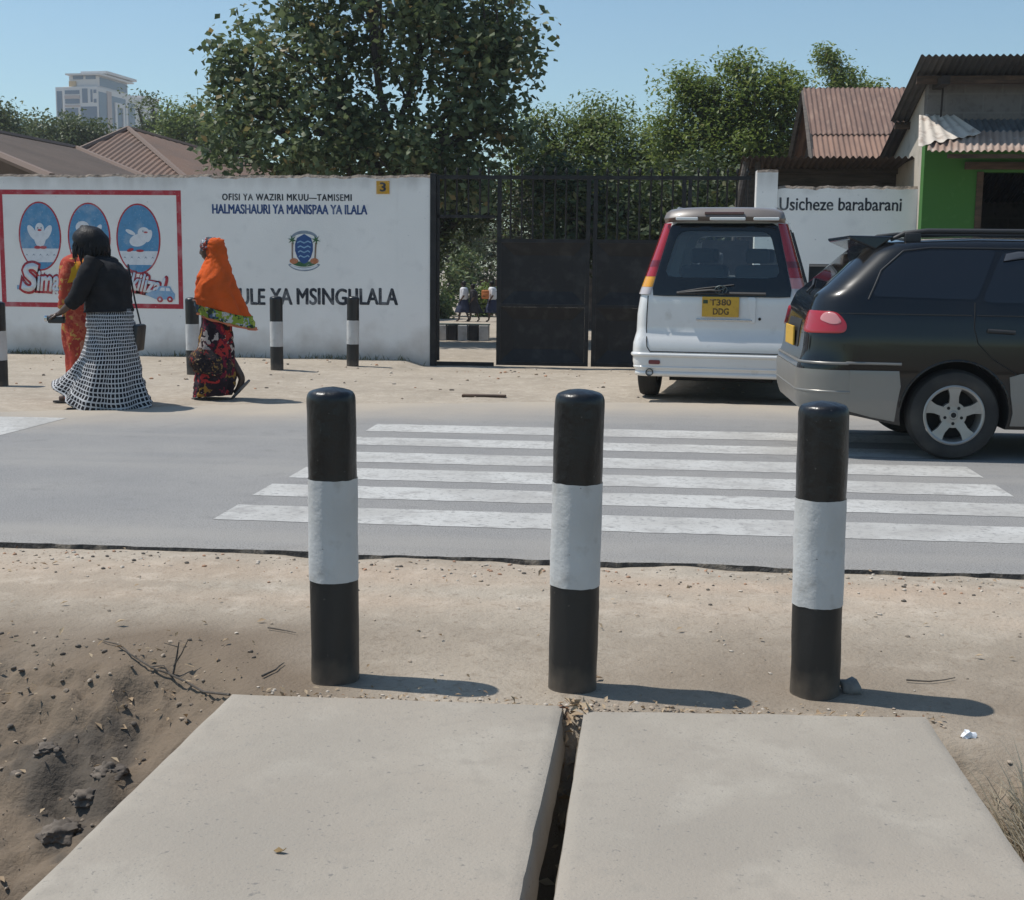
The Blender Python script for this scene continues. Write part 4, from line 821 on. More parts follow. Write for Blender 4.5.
# crumpled white paper, right
p = at_ground(968, 737); bm = stone_bm(.017, 9, (1.1, .9, .7), 2, .9); mb = MB(); mb.bm(bm); o = mb.build('crumpled_paper', M('white_paper', (.75, .76, .78), .8), loc=(p.x, p.y, p.z + .008)); tag(o, 'crumpled white paper on the sand right of the slab', 'paper')
m_twig = M('dry_twig', (.075, .062, .05), .9, var=[(30, (.14, .12, .10), .5, .7, 4)])
def twig(label, px_pts, r, cat='twig', lift=.008, branches=()):
    mb = MB()
    def chain(pp, r0, r1):
        P = []
        for q in pp:
            a = at_ground(q[0], q[1]); h = q[2] if len(q) > 2 else lift; P.append(a + Vector((0, 0, h)))
        D = []
        for a, b in zip(P, P[1:]): D += [a.lerp(b, t) + Vector((rnd.uniform(-1, 1), rnd.uniform(-1, 1), 0)) * .004 for t in (0, .5)]
        D.append(P[-1]); mb.tube(D, [lerp(r0, r1, i / (len(D) - 1)) for i in range(len(D))], 6)
    chain(px_pts, r, r * .45)
    for b in branches: chain(b, r * .6, r * .3)
    return tag(mb.build('twig', m_twig), label, cat, 'dry twigs on the sand')
twig('long curved dead twig lying towards the corner of left slab', [(231, 697), (205, 693), (170, 690, .02), (150, 677, .02), (130, 658, .015), (118, 647, .01), (98, 641)], .0042, branches=[[(150, 677, .02), (165, 674), (178, 686)]])
def upright(base, tip_px, tip_py):
    b = at_ground(*base); t = Yp(tip_px, tip_py, b.y + .02); return b, t
mb = MB(); b, t1 = upright((172, 690), 179, 642); _, t2 = upright((172, 690), 188, 640)
mb.tube([b - Vector((0, 0, .02)), b.lerp(t1, .5) + Vector((.004, 0, 0)), t1], [.004, .0033, .002], 6); mb.tube([b.lerp(t1, .25), b.lerp(t2, .6), t2], [.003, .0024, .0015], 6); t3 = Yp(164, 643, b.y); mb.tube([b.lerp(t1, .85), t3], [.002, .0012], 5)
tag(mb.build('twig', m_twig), 'forked dry stem sticking up beside the long dead twig', 'twig', 'dry twigs on the sand')
twig('short twig left of the near left bollard', [(268, 630), (285, 633), (296, 635)], .003); twig('bent dark twig at the foot of near left bollard', [(262, 678), (275, 672), (284, 665)], .004)
twig('dark stick lying on the sand right of the right bollard', [(905, 682), (930, 684), (955, 680)], .003)
p = at_ground(484, 397); mb = MB(); mb.box(-.22, .22, -.05, .05, 0, .025, bev=.006); o = mb.build('wood_offcut', m_wood, loc=(p.x, p.y, p.z), smooth=30); tag(o, 'dark flat wood offcut on the sand before the gate', 'wood offcut')
# loose leaves, pebbles, grass: nobody could count them
def scatter_pebbles(name, n, region, r0, r1, mat, label, seed, cat, power=2.2):
    rr = random.Random(seed); mb = MB(); proto = []
    for s in range(6):
        bm = stone_bm(1, s * 1.9, (1, rr.uniform(.7, 1), .6), 1, .4); bm.verts.index_update(); proto.append(([v.co.copy() for v in bm.verts], [[v.index for v in f.verts] for f in bm.faces])); bm.free()
    k = 0
    while k < n:
        x, y = region(rr)
        r = r0 + (r1 - r0) * rr.random() ** power; z = gz(x, y); V, Fc = proto[rr.randrange(6)]; a = rr.uniform(0, 6.28); c, s_ = math.cos(a), math.sin(a)
        mb.add([(x + r * (v.x * c - v.y * s_), y + r * (v.x * s_ + v.y * c), z + r * v.z + r * .2) for v in V], Fc, rr.randrange(len(mat))); k += 1
    o = mb.build(name, mat, smooth=60); return tag(o, label, cat, kind='stuff')
def off_slab(x, y): return not (-1.24 < x < .87 and y < 3.78)
def reg_near(rr):
    while True:
        x, y = rr.uniform(-3, 2.4), 5.7 - 2.6 * rr.random() ** 1.2
        if off_slab(x, y): return x, y
def reg_edge(rr): return rr.uniform(-3.2, 2.4), 5.68 - abs(rr.gauss(0, .22))
m_pb = [M('pebble_tan', (.36, .29, .22), .9), M('pebble_pale', (.48, .42, .35), .9), M('pebble_dark', (.10, .085, .07), .9), M('pebble_red', (.38, .22, .14), .9)]
scatter_pebbles('pebbles', 420, reg_near, .002, .011, [m_pb[0], m_pb[1], m_pb[0], M('pebble_earth', (.19, .155, .12), .9)], 'small pebbles strewn over the sandy verge', 41, 'pebbles', 3)
scatter_pebbles('road_edge_gravel', 900, reg_edge, .0015, .012, m_pb, 'gravel crumbs along the broken asphalt edge', 42, 'gravel', 3)
def reg_bank(rr): return rr.uniform(-2.8, -1.25), rr.uniform(2.6, 4.3)
scatter_pebbles('bank_crumbs', 1000, reg_bank, .002, .012, [m_clod, m_pb[0], M('bank_soil', (.2, .16, .122), .95), M('soil_crumb', (.17, .135, .105), .95)], 'soil crumbs on the drain bank', 43, 'soil', 3)
def reg_far(rr): return rr.uniform(-9, 4), rr.uniform(12.6, 17.9)
scatter_pebbles('far_stones', 420, reg_far, .006, .03, m_pb, 'small stones on the sand before the school wall', 44, 'stones', 3)
lm_dry = leaf_mat('dry_leaves', (.28, .19, .11), (.46, .36, .24), (.2, .10, .055), .15, .8)
def dry_leaves(name, n, region, s, label, seed, zoff=.006, lm=None):
    rng = np.random.default_rng(seed); rr = random.Random(seed); P = []
    for _ in range(n):
        x, y = region(rr); P.append((x, y, gz(x, y) + zoff + rr.random() * .012))
    rng2 = np.random.default_rng(seed + 1); o = leaf_mesh(name, np.array(P), s * (.5 + rng.random(n)), lm or lm_dry, None, rng2, .8, .5, .45); return tag(o, label, 'leaves', kind='stuff')
dry_leaves('dry_leaf_litter', 300, reg_bank, .026, 'dry leaf litter scattered on the drain bank', 51)
dry_leaves('sand_litter', 130, reg_near, .028, 'scraps of dry leaf on the sandy verge', 52)
def reg_gap(rr): return rr.uniform(-.22, -.14), 3.72 - .45 * rr.random() ** 1.3
rng = np.random.default_rng(5); P = np.array([(lambda x, y: (x, y, gz(x, y) + .01 + .05 * rnd.random()))(*reg_gap(rnd)) for _ in range(160)])
tag(leaf_mesh('gap_litter', P, .035 * (.6 + rng.random(160)), lm_dry, None, rng, .6, .5, .45), 'dry leaves caught in the gap between the slabs', 'leaves', kind='stuff')
def reg_edge2(rr):
    x = rr.uniform(-1.25, .9); return x, 3.735 + abs(rr.gauss(0, .05)) + .03 * (x > -.2)
dry_leaves('slab_edge_litter', 170, reg_edge2, .020, 'dry scraps gathered along the front edge of the slabs', 55)
scatter_pebbles('slab_edge_crumbs', 420, reg_edge2, .0015, .010, [m_pb[0], m_pb[1], M('crumb_earth', (.2, .16, .122), .9)], 'earth crumbs along the front edge of the slabs', 56, 'soil', 3)
def single_leaf(px, py, s, lab, z=.034, seed=1):
    p = G(px, py, z) if z > .02 else at_ground(px, py); mb = MB(); q = s
    V = [(-q, 0, .004), (-.3 * q, .45 * q, .010), (.5 * q, .35 * q, .004), (q, 0, .012), (.4 * q, -.4 * q, .007), (-.4 * q, -.38 * q, .004), (0, 0, .002)]
    mb.add(V, [(0, 6, 1), (1, 6, 2), (2, 6, 3), (3, 6, 4), (4, 6, 5), (5, 6, 0)]); o = mb.build('fallen_leaf', M('fallen_leaf', (.33, .22, .10), .8), loc=(p.x, p.y, p.z + .001)); md = o.modifiers.new('s', 'SOLIDIFY'); md.thickness = .0015; return tag(o, lab, 'leaf')
single_leaf(280, 853, .014, 'small dry leaf lying on the left concrete slab', .034)
single_leaf(12, 682, .045, 'large curled dry leaf at the left edge of the bank', 0)
def blades(name, spots, n, h, lean, mat, label, seed, spread=.05, wid=.0022, jit=1.0):
    rr = random.Random(seed); mb = MB()
    for _ in range(n):
        x, y = spots(rr); b = Vector((x, y, gz(x, y) - .01)); L_ = h * rr.uniform(.5, 1.2); d = Vector((lean[0] + rr.uniform(-.6, .6) * jit, lean[1] + rr.uniform(-.5, .5) * jit, rr.uniform(.25, 1))).normalized(); s = Vector((rr.uniform(-1, 1), rr.uniform(-1, 1), 0)).normalized() * wid
        P = [b, b + d * L_ * .5, b + d * L_ + Vector((lean[0], lean[1], -.4)) * L_ * .25]
        mb.add([P[0] - s, P[0] + s, P[1] + s * .8, P[1] - s * .8, P[2]], [(0, 1, 2, 3), (3, 2, 4)])
    return tag(mb.build(name, mat), label, 'grass', kind='stuff')
m_straw = leaf_mat('straw_grass', (.60, .53, .40), (.46, .40, .29), (.3, .25, .17), .45, .8)
def reg_rg(rr): return rr.uniform(.90, 1.30), rr.uniform(2.85, 3.5)
blades('dry_grass', reg_rg, 380, .10, (-.3, .3), m_straw, 'bleached short dry grass on the bank right of the slab', 61, wid=.002)
sp0 = [at_ground(*q) for q in ((1024, 905), (1016, 880), (1030, 870))]
def reg_stalk(rr): return rr.gauss(1.035, .035), rr.gauss(3.37, .04)
blades('straw_stalks', reg_stalk, 260, .20, (-.25, .22), m_straw, 'long pale straw stalks fallen over the bank right of the slab', 65, wid=.0024, jit=.4)
def reg_wb(rr):
    x = rr.choice([rr.uniform(-9, -3), rr.gauss(-8.7, .25), rr.gauss(-4.2, .4), rr.gauss(-6.2, .3)]); return x, 17.93 + rr.uniform(-.07, .05)
blades('wall_weeds', reg_wb, 520, .11, (0, -.1), M('weed_green', (.10, .11, .045), .8, var=[(9, (.22, .19, .10), .45, .6, 3)]), 'sparse weeds growing along the foot of the school wall', 62, wid=.005)
def reg_lw(rr): return rr.gauss(-2.35, .08), rr.gauss(4.15, .05)
blades('bank_weeds', reg_lw, 60, .07, (0, 0), M('weed_small', (.09, .12, .05), .8), 'few green weeds at the left edge of the bank', 63, wid=.003)
# ================================================================== VEHICLES
m_black_car = M('black_car_paint', (.005, .0055, .0065), .22, var=[(2.2, (.010, .0095, .009), .4, .75, 6)], coat=.9, spec=.1, rvar=.05)
m_silver = M('silver_cladding', (.235, .225, .205), .36, var=[(3, (.235, .225, .21), .4, .7, 6)], metal=.35, rvar=.1)
m_white_car = M('white_car_paint', (.74, .735, .715), .3, var=[(1.6, (.66, .655, .635), .42, .75, 6), (7, (.55, .53, .49), .62, .8, 8)], coat=.8, bump=[(2, .03, .02)])
m_taupe = M('taupe_paint', (.185, .155, .135), .4, coat=.5, var=[(3, (.14, .12, .105), .4, .7, 5)])
m_tint = M('dark_tinted_glass', (.006, .0065, .008), .03, spec=.8)
m_bglass = M('black_glass_border', (.008, .010, .012), .08, spec=.5)
m_glass = glass_mat('rear_glass', (.72, .80, .79)); m_glass2 = glass_mat('side_glass', (.5, .54, .53))
m_rubber = M('tyre_rubber', (.022, .021, .020), .85, var=[(5, (.06, .054, .047), .45, .75, 6)], bump=[(40, .2, .004)])
m_alloy = M('alloy_rim', (.35, .34, .32), .38, metal=.55, var=[(9, (.30, .285, .265), .45, .7, 5)])
m_well = M('wheel_well', (.012, .012, .012), .9)
m_trim = M('black_plastic', (.02, .02, .021), .55)
m_lred = M('red_lens', (.36, .012, .018), .12, coat=.8); m_lamb = M('amber_lens', (.75, .33, .02), .15, coat=.8); m_lclr = M('clear_lens', (.52, .47, .46), .12, coat=.8); m_lpink = M('pink_lens', (.58, .24, .23), .12, coat=.8)
m_chrome = M('chrome', (.55, .56, .57), .15, metal=1.0)
m_plate = M('yellow_plate', (.62, .36, .03), .5, var=[(30, (.5, .28, .03), .5, .7, 4)]); m_ink = M('plate_ink', (.10, .06, .02), .6)
m_seat = M('grey_seat_cloth', (.10, .105, .11), .9); m_inner = M('pale_trim', (.40, .41, .41), .9)
class Body:
    def __init__(s, **k): s.__dict__.update(k)
    def W(s, z): return interp(s.wid, z)
    def rz(s, z): return interp(s.rear, z)
    def fz(s, z): return interp(s.front, z)
    def topz(s, u): return interp(s.top, lerp(s.tx0, s.tx1, u))
    @staticmethod
    def cr(d, rx, ry):
        if d >= rx: return 0.0
        return ry * (1 - math.sqrt(max(0, 1 - (1 - max(0, d) / rx) ** 2)))
    def half(s, x, z, u=None):
        a, b = s.rz(z), s.fz(z)
        if u is None: u = min(1, max(0, (x - a) / (b - a)))
        top = s.topz(u); h = s.W(z) - s.cr(x - a, s.rcx, s.rcy) - s.cr(b - x, s.fcx, s.fcy)
        h -= s.cr(top - z, s.rr, s.rr); return max(.05, h)
    def mesh(s, name, mats, nu=110, nq=40, nl=10):
        us = [.5 - .5 * math.cos(math.pi * i / nu) for i in range(nu + 1)]; qs = [1 - (1 - j / nq) ** 1.6 for j in range(nq + 1)]
        bm = bmesh.new(); rows = []
        for u in us:
            top = s.topz(u); row = []
            for q in qs:
                z = lerp(s.zb(u), top, q); x = lerp(s.rz(z), s.fz(z), u); row.append((x, s.half(x, z, u), z))
            x, h, z = row[-1]; loop = [(p[0], -p[1], p[2]) for p in row]
            for k in range(1, nl): t = k / nl; yy = lerp(-h, h, t); loop.append((x, yy, z + s.crown * (1 - (2 * t - 1) ** 2)))
            loop += [(p[0], p[1], p[2]) for p in row[::-1]]
            rows.append([bm.verts.new(p) for p in loop])
        n = len(rows[0])
        for a, b in zip(rows, rows[1:]):
            for i in range(n - 1): bm.faces.new((a[i], b[i], b[i + 1], a[i + 1]))
            bm.faces.new((a[n - 1], b[n - 1], b[0], a[0]))
        for r, rev in ((rows[0], False), (rows[-1], True)):     # end caps: strips straight across
            for j in range(nq): f = (r[j], r[j + 1], r[n - 2 - j], r[n - 1 - j]); bm.faces.new(f if not rev else f[::-1])
            mid_ = [r[i] for i in range(nq, nq + nl + 1)]; bm.faces.new(mid_ if not rev else mid_[::-1])
        bmesh.ops.recalc_face_normals(bm, faces=bm.faces)
        me = bpy.data.meshes.new(name); bm.to_mesh(me); bm.free()
        for m in mats: me.materials.append(m)
        o = bpy.data.objects.new(name, me); COL.objects.link(o); return o
    def plan(s, a, z, off):
        """point on the outline at arc length a from the middle of the rear, with its outward offset"""
        sg = -1 if a < 0 else 1; a = abs(a); w_ = s.W(z); y0 = w_ - s.rcy; Lc = math.pi / 2 * math.sqrt((s.rcx ** 2 + s.rcy ** 2) / 2); x0 = s.rz(z)
        if a < y0: x, y, nx, ny = x0, a, -1, 0
        elif a < y0 + Lc:
            th = (a - y0) / Lc * math.pi / 2; x = x0 + s.rcx * (1 - math.cos(th)); y = y0 + s.rcy * math.sin(th); nx, ny = -math.cos(th), math.sin(th)
        else: x, y, nx, ny = x0 + s.rcx + a - y0 - Lc, w_, 0, 1
        return Vector((x + nx * off, sg * (y + ny * off), z))
    def patch(s, poly, name, mat, parent, side=None, off=.005, inner=0.0, thick=.012, hole=None, seg=10):
        """side=+-1: polygon in (x,z) on that flank; None: polygon in (arc,z) round the rear; hole: a second polygon (a ring is built)"""
        def fn(p, o_):
            if side: return Vector((p[0], side * (s.half(p[0], p[1]) + o_), p[1]))
            return s.plan(p[0], p[1], o_)
        def dense(pl):
            out = []
            for (a, b), (c, d) in zip(pl, pl[1:] + pl[:1]): out += [(lerp(a, c, i / seg), lerp(b, d, i / seg)) for i in range(seg)]
            return out
        B = dense(poly); n = len(B); V = []; Fc = []
        V += [fn(p, off - thick) for p in B]; V += [fn(p, off * .9) for p in B]
        c = (sum(p[0] for p in poly) / len(poly), sum(p[1] for p in poly) / len(poly))
        if hole: H = dense(hole); rings = [[(lerp(p[0], q[0], t), lerp(p[1], q[1], t)) for p, q in zip(B, H)] for t in (.04, .5, 1)]
        else: rings = [[(lerp(p[0], c[0], t), lerp(p[1], c[1], t)) for p in B] for t in (.03, .25, .5, .75)]
        for r in rings: V += [fn(p, off) for p in r]
        k = 2 + len(rings)
        for j in range(k - 1):
            for i in range(n): Fc.append((j * n + i, j * n + (i + 1) % n, (j + 1) * n + (i + 1) % n, (j + 1) * n + i))
        if not hole: V.append(fn(c, off)); Fc += [((k - 1) * n + i, (k - 1) * n + (i + 1) % n, len(V) - 1) for i in range(n)]
        mb = MB(); mb.add(V, Fc); return mb.build(name, mat, parent, smooth=40)
    def wrap(s, a0, a1, zf, name, mat, parent, off=.014, thick=.03, na=72, nz=8):
        """a band round the rear from arc a0 to a1; zf(a) gives its bottom and top"""
        V = []; n = nz + 3
        for i in range(na + 1):
            a = lerp(a0, a1, i / na); zl, zh = zf(a); e = off if 0 < i < na else off * .6
            V.append(s.plan(a, zl + .004, e - thick)); V += [s.plan(a, lerp(zl, zh, j / nz), e * (1 if 0 < j < nz else .75)) for j in range(nz + 1)]; V.append(s.plan(a, zh - .004, e - thick))
        mb = MB(); mb.add(V, [(i * n + j, (i + 1) * n + j, (i + 1) * n + j + 1, i * n + j + 1) for i in range(na) for j in range(n - 1)]); return mb.build(name, mat, parent, smooth=40)
    def seam(s, pts, side=None, r=.0045, off=.0005):
        P = []
        for (a, b), (c, d) in zip(pts, pts[1:]):
            for i in range(8): p = (lerp(a, c, i / 8), lerp(b, d, i / 8)); P.append(p)
        P.append(pts[-1])
        return [Vector((p[0], side * (s.half(p[0], p[1]) + off), p[1])) if side else s.plan(p[0], p[1], off) for p in P]
def round_poly(pl, r=.12, n=4):
    out = []; k = len(pl)
    for i in range(k):
        p0, p, p1 = Vector(pl[i - 1]), Vector(pl[i]), Vector(pl[(i + 1) % k]); a = p + (p0 - p) * min(.45, r / max(1e-6, (p0 - p).length)); b = p + (p1 - p) * min(.45, r / max(1e-6, (p1 - p).length))
        for j in range(n + 1): t = j / n; q = a * (1 - t) ** 2 + p * 2 * t * (1 - t) + b * t * t; out.append((q.x, q.y))
    return out
def cutter(mb, mat): return mb.build('cutter', mat)
def make_wheel(parent, x, y, R, width, rimr, side, style='five'):
    w_ = sub('wheel', parent, (x, y, R), 0)
    h = width / 2; prof = [(rimr, -h * .86), (rimr + .012, -h * .95), (R - .055, -h), (R - .018, -h * .9), (R - .004, -h * .66), (R, -h * .3), (R, h * .3), (R - .004, h * .66), (R - .018, h * .9), (R - .055, h), (rimr + .012, h * .95), (rimr, h * .86)]
    mb = MB(); mb.lathe(prof, 56, 'Y', close=True)
    for k in (-.35, 0, .35): mb.lathe([(R - .002, k * h - .005), (R + .0012, k * h - .004), (R + .0012, k * h + .004), (R - .002, k * h + .005)], 56, 'Y')
    mb.build('tyre', m_rubber, w_, smooth=40)
    mb = MB(); o = side * h
    mb.lathe([(rimr - .002, o * .88), (rimr - .012, o * .93), (rimr - .024, o * .86), (rimr - .036, o * .3), (rimr - .04, -o * .8)], 48, 'Y')
    n = 5
    if style == 'five':
        # dished face with five wide spokes
        for k in range(n):
            a0 = 2 * math.pi * k / n + math.pi / 2; V = []
            for rr_, wd, dp in ((.045, .050, .70), (.075, .043, .74), (rimr * .62, .038, .78), (rimr - .05, .046, .80), (rimr - .016, .062, .84)):
                for sgn in (-1, 1):
                    aa = a0 + sgn * wd / rr_ * .78; V.append((rr_ * math.cos(aa), o * dp, rr_ * math.sin(aa)))
                    V.append((rr_ * math.cos(aa) * 1.0, o * (dp - .28), rr_ * math.sin(aa)))
            Fc = []
            for j in range(4):
                b = j * 4; Fc += [(b, b + 4, b + 6, b + 2), (b, b + 1, b + 5, b + 4), (b + 2, b + 6, b + 7, b + 3)]
            mb.add(V, Fc)
        mb.lathe([(.0, o * .80), (.026, o * .80), (.032, o * .74), (.088, o * .72), (.09, o * .4)], 32, 'Y')
        for k in range(5):
            a0 = 2 * math.pi * (k + .5) / 5 + math.pi / 2; mb.lathe([(0, o * .745), (.011, o * .745), (.012, o * .70)], 12, 'Y', at=(.058 * math.cos(a0), 0, .058 * math.sin(a0)), mi=1)
        mb.lathe([(0, o * .80 + side * .001), (.018, o * .80 + side * .001)], 20, 'Y', mi=1); mb.build('rim', [m_alloy, m_well], w_, smooth=35)
    else:
        mb.lathe([(0, o * .72), (.06, o * .72), (.075, o * .6), (rimr - .05, o * .55), (rimr - .03, o * .75)], 40, 'Y'); mb.build('rim', m_alloy, w_, smooth=35)
    mb = MB(); mb.lathe([(rimr - .03, -o * .2), (0, -o * .2)], 32, 'Y'); mb.build('brake_drum', m_well, w_)
    return w_

# ---------------------------------------------------------------- black estate car (faces +X; origin under its rear axle)
gw = G(949, 459.5, RZ); CAR_W = .8475
wag = thing('estate_car', 'black estate car with silver lower cladding stopped on the zebra crossing', 'car', (gw.x, gw.y + .79, RZ), R_(.6))
S1 = 1 / 504.6; cx_ = lambda c: (c - 648) * S1; cz_ = lambda c: (863 - c) * S1
wb = Body(wid=[(.16, .74), (.22, .80), (.40, .838), (.60, .8475), (.82, .842), (.98, .822), (1.08, .795), (1.2, .752), (1.45, .640), (1.52, .60)],
          rear=[(.2, -.93), (.30, -1.0), (.42, -1.035), (.62, -1.04), (.665, -1.02), (.72, -1.005), (.86, -.995), (1.02, -.96), (1.11, -.925), (1.16, -.86), (1.43, -.575), (1.5, -.50)],
          front=[(.2, 3.36), (.35, 3.43), (.6, 3.44), (.75, 3.38), (.9, 3.2), (1.5, 3.0)],
          top=[(-.6, 1.455), (-.35, 1.482), (.2, 1.50), (.9, 1.495), (1.25, 1.465), (1.5, 1.36), (1.85, 1.14), (2.1, 1.0), (2.2, .97), (2.6, .935), (3.1, .84), (3.3, .76)],
          tx0=-.52, tx1=3.34, rcx=.30, rcy=.26, fcx=.5, fcy=.3, rr=.075, crown=.03, zb=lambda u: .215 + .10 * sstep(.17, 0.03, u) + .03 * sstep(.9, 1, u))
body = wb.mesh('body', [m_black_car, m_well]); body.parent = wag; cuts = []
for x in (0, 2.58):
    for s in (-1, 1):
        mb = MB(); mb.lathe([(0, -.17), (.362, -.17), (.362, .17), (0, .17)], 48, 'Y', at=(x, s * .79, .315), mi=0); cuts.append(cutter(mb, m_well)); cuts[-1].parent = wag
boolean_cut(body, cuts); body.data.polygons.foreach_set('use_smooth', [True] * len(body.data.polygons)); body.data.set_sharp_from_angle(angle=R_(32))
for x in (0, 2.58):
    for s in (-1, 1): make_wheel(wag, x, s * .735, .308, .195, .208, s)
for s in (-1, 1):
    # windows
    q = round_poly([(cx_(357), 1.105), (cx_(402), 1.29), (cx_(470), 1.395), (cx_(560), 1.418), (cx_(778), 1.425), (cx_(705), 1.09)], .035)
    f = wb.patch(q, 'quarter_window', m_tint, wag, s, .004)
    q2 = round_poly([(cx_(722), 1.075), (cx_(797), 1.41), (1.02, 1.405), (1.02, 1.06)], .05)
    wb.patch(q2, 'rear_door_window', m_tint, wag, s, .004)
    wb.patch(round_poly([(1.09, 1.06), (1.09, 1.40), (1.28, 1.375), (1.78, 1.10), (1.78, 1.05)], .04), 'front_door_window', m_tint, wag, s, .004)
    mb = MB(); mb.tube(wb.seam([(cx_(345), 1.085), (cx_(390), 1.28), (cx_(468), 1.415), (cx_(560), 1.437), (1.2, 1.43)], s, off=.002), .006, 6); mb.build('window_trim', m_trim, wag)
    wb.patch([(cx_(800), 1.352), (cx_(810), 1.40), (cx_(850), 1.416), (1.0, 1.416), (1.0, 1.380), (cx_(850), 1.378)], 'rain_guard', M('smoky_visor', (.07, .07, .075), .15, coat=1), wag, s, .018)
    mb = MB()
    for pts in ([(cx_(700), 1.07), (cx_(698), .9), (cx_(712), .80), (cx_(760), .70), (cx_(842), .60), (cx_(880), .38)], [(1.055, 1.43), (1.05, 1.0), (1.08, .5), (1.12, .30)], [(1.95, 1.0), (2.02, .8), (2.05, .62)], [(cx_(240), .988), (cx_(690), .985)], [(cx_(706), .985), (1.9, .975)]): mb.tube(wb.seam(pts, s), .0042, 6)
    mb.build('door_seam', m_well, wag)
    mb = MB(); P = [(cx_(742), .885), (cx_(832), .875)]; c = wb.seam(P, s, off=.012); mb.tube(c, .014, 8); mb.build('door_handle', m_trim, wag, smooth=60)
    # silver lower panels
    wb.patch([(-.715, .605), (-.385, .605), (-.370, .50), (-.385, .40), (-.395, .255), (-.56, .285), (-.715, .325)], 'bumper_side', m_silver, wag, s, .0115, seg=8)
    wb.patch([(.375, .24), (.385, .33), (.36, .45), (.345, .575), (.42, .60), (2.2, .60), (2.2, .24)], 'sill_panel', m_silver, wag, s, .010, seg=10)
    wb.patch([(2.94, .24), (2.955, .40), (2.9, .56), (3.15, .56), (3.15, .26)], 'front_bumper_side', m_silver, wag, s, .010, seg=8)
    mb = MB(); mb.tube(wb.seam([(-.74, .655), (-.37, .652)], s, off=.002), .010, 8); mb.build('rub_strip', m_silver, wag, smooth=60)
    mb = MB(); arc_ = [(.366 * math.cos(R_(a)), .315 + .366 * math.sin(R_(a))) for a in range(12, 175, 6)]; mb.tube(wb.seam(arc_, s, off=-.002), .010, 6); mb.build('arch_lip', m_black_car, wag, smooth=60); mb = MB(); arc2 = [(2.58 + .366 * math.cos(R_(a)), .315 + .366 * math.sin(R_(a))) for a in range(12, 172, 6)]; mb.tube(wb.seam(arc2, s, off=-.002), .010, 6); mb.build('arch_lip', m_black_car, wag, smooth=60)
    # roof rail
    mb = MB(); P = [(-.42, .50, 1.49), (-.33, .515, 1.535), (-.18, .52, 1.552), (1.25, .53, 1.552), (1.42, .53, 1.53), (1.5, .53, 1.44)]; mb.tube([(x, s * y, z) for x, y, z in P], [.012, .018, .019, .019, .018, .012], 8)
    mb.box(-.33, -.22, s * .52 - .02, s * .52 + .02, 1.46, 1.54, bev=.006); mb.box(.5, .6, s * .525 - .018, s * .525 + .018, 1.47, 1.545, bev=.006); mb.build('roof_rail', m_trim, wag, smooth=60)
    # tail lamp, wrapped round the corner
    Lc = math.pi / 2 * math.sqrt((wb.rcx ** 2 + wb.rcy ** 2) / 2); a0 = wb.W(.9) - wb.rcy
    A0, A1 = a0 - .02, a0 + Lc - .045; zl, zh = .85, 1.005
    lamp = round_poly([(A0, zl + .03), (A0 + .03, zh), (A1 - .10, zh - .005), (A1 - .01, zl + .07), (A1, zl + .005), (A0 + .1, zl)], .05)
    l_ = wb.patch([(s * p[0], p[1]) for p in lamp], 'tail_lamp', m_lred, wag, None, .012, seg=5)
    cl_ = round_poly([(A1 - .21, zh - .06), (A1 - .19, zh - .008), (A1 - .11, zh - .012), (A1 - .04, zl + .075), (A1 - .1, zl + .062)], .03)
    wb.patch([(s * p[0], p[1]) for p in cl_], 'lens', m_lpink, l_, None, .0145, thick=.002, seg=5)
    mb = MB(); mb.box(1.68, 1.78, s * .83 - .0, s * .83 + s * .15, 1.02, 1.14, bev=.03); mb.build('wing_mirror', m_black_car, wag, smooth=60)
    wb.patch(round_poly([(3.02, .68), (3.0, .80), (3.25, .76), (3.33, .66)], .04), 'headlight', m_lclr, wag, s, .006)
# rear
wb.wrap(-1.06, 1.06, lambda a: (.325, .605), 'rear_bumper', m_silver, wag, .012)
mb = MB(); mb.tube([wb.plan(a, .455, .006) for a in np.linspace(-1.05, 1.05, 44)], .011, 8); mb.build('bumper_moulding', m_silver, wag, smooth=60)
mb = MB(); P = [wb.plan(a, .650, .003) for a in np.linspace(-1.03, 1.03, 44)]; mb.tube(P, .010, 8); mb.build('bumper_strip', m_silver, wag, smooth=60)
wb.patch(round_poly([(-.53, 1.15), (-.44, 1.40), (.44, 1.40), (.53, 1.15)], .06), 'rear_window', m_tint, wag, None, .005)
wb.patch(round_poly([(-.34, .73), (-.34, .93), (.34, .93), (.34, .73)], .03), 'plate_recess', m_trim, wag, None, .004)
pl = MB(); pl.box(-1.03, -1.016, -.23, .23, .735, .875, bev=.004); pl.build('number_plate', m_plate, wag)
mb = MB(); V = [(-.70, -.50, 1.495), (-.70, .50, 1.495), (-.52, .53, 1.42), (-.52, -.53, 1.42), (-.71, -.50, 1.52), (-.71, .50, 1.52), (-.40, .54, 1.515), (-.40, -.54, 1.515)]
mb.add(V, [(0, 1, 2, 3), (7, 6, 5, 4), (0, 4, 5, 1), (1, 5, 6, 2), (2, 6, 7, 3), (3, 7, 4, 0)])
sp = mb.build('rear_spoiler', m_black_car, wag); bv = sp.modifiers.new('b', 'BEVEL'); bv.width = .012; bv.segments = 2
mb = MB(); mb.tube([wb.plan(-.15, 1.12, .02), wb.plan(-.02, 1.165, .02), wb.plan(.28, 1.21, .02)], .008, 6); mb.build('wiper', m_trim, wag)
wb_front = [(1.36, 1.42), (1.95, 1.085)]
mb = MB(); V = []
for j in range(6):
    t = j / 5; x = lerp(1.33, 2.06, t); z = wb.topz((x - wb.tx0) / (wb.tx1 - wb.tx0)); 
    for i in range(9): y = lerp(-1, 1, i / 8) * lerp(.54, .66, t); V.append((x + .04, y, z + .008 + .03 * (1 - (y / .7) ** 2)))
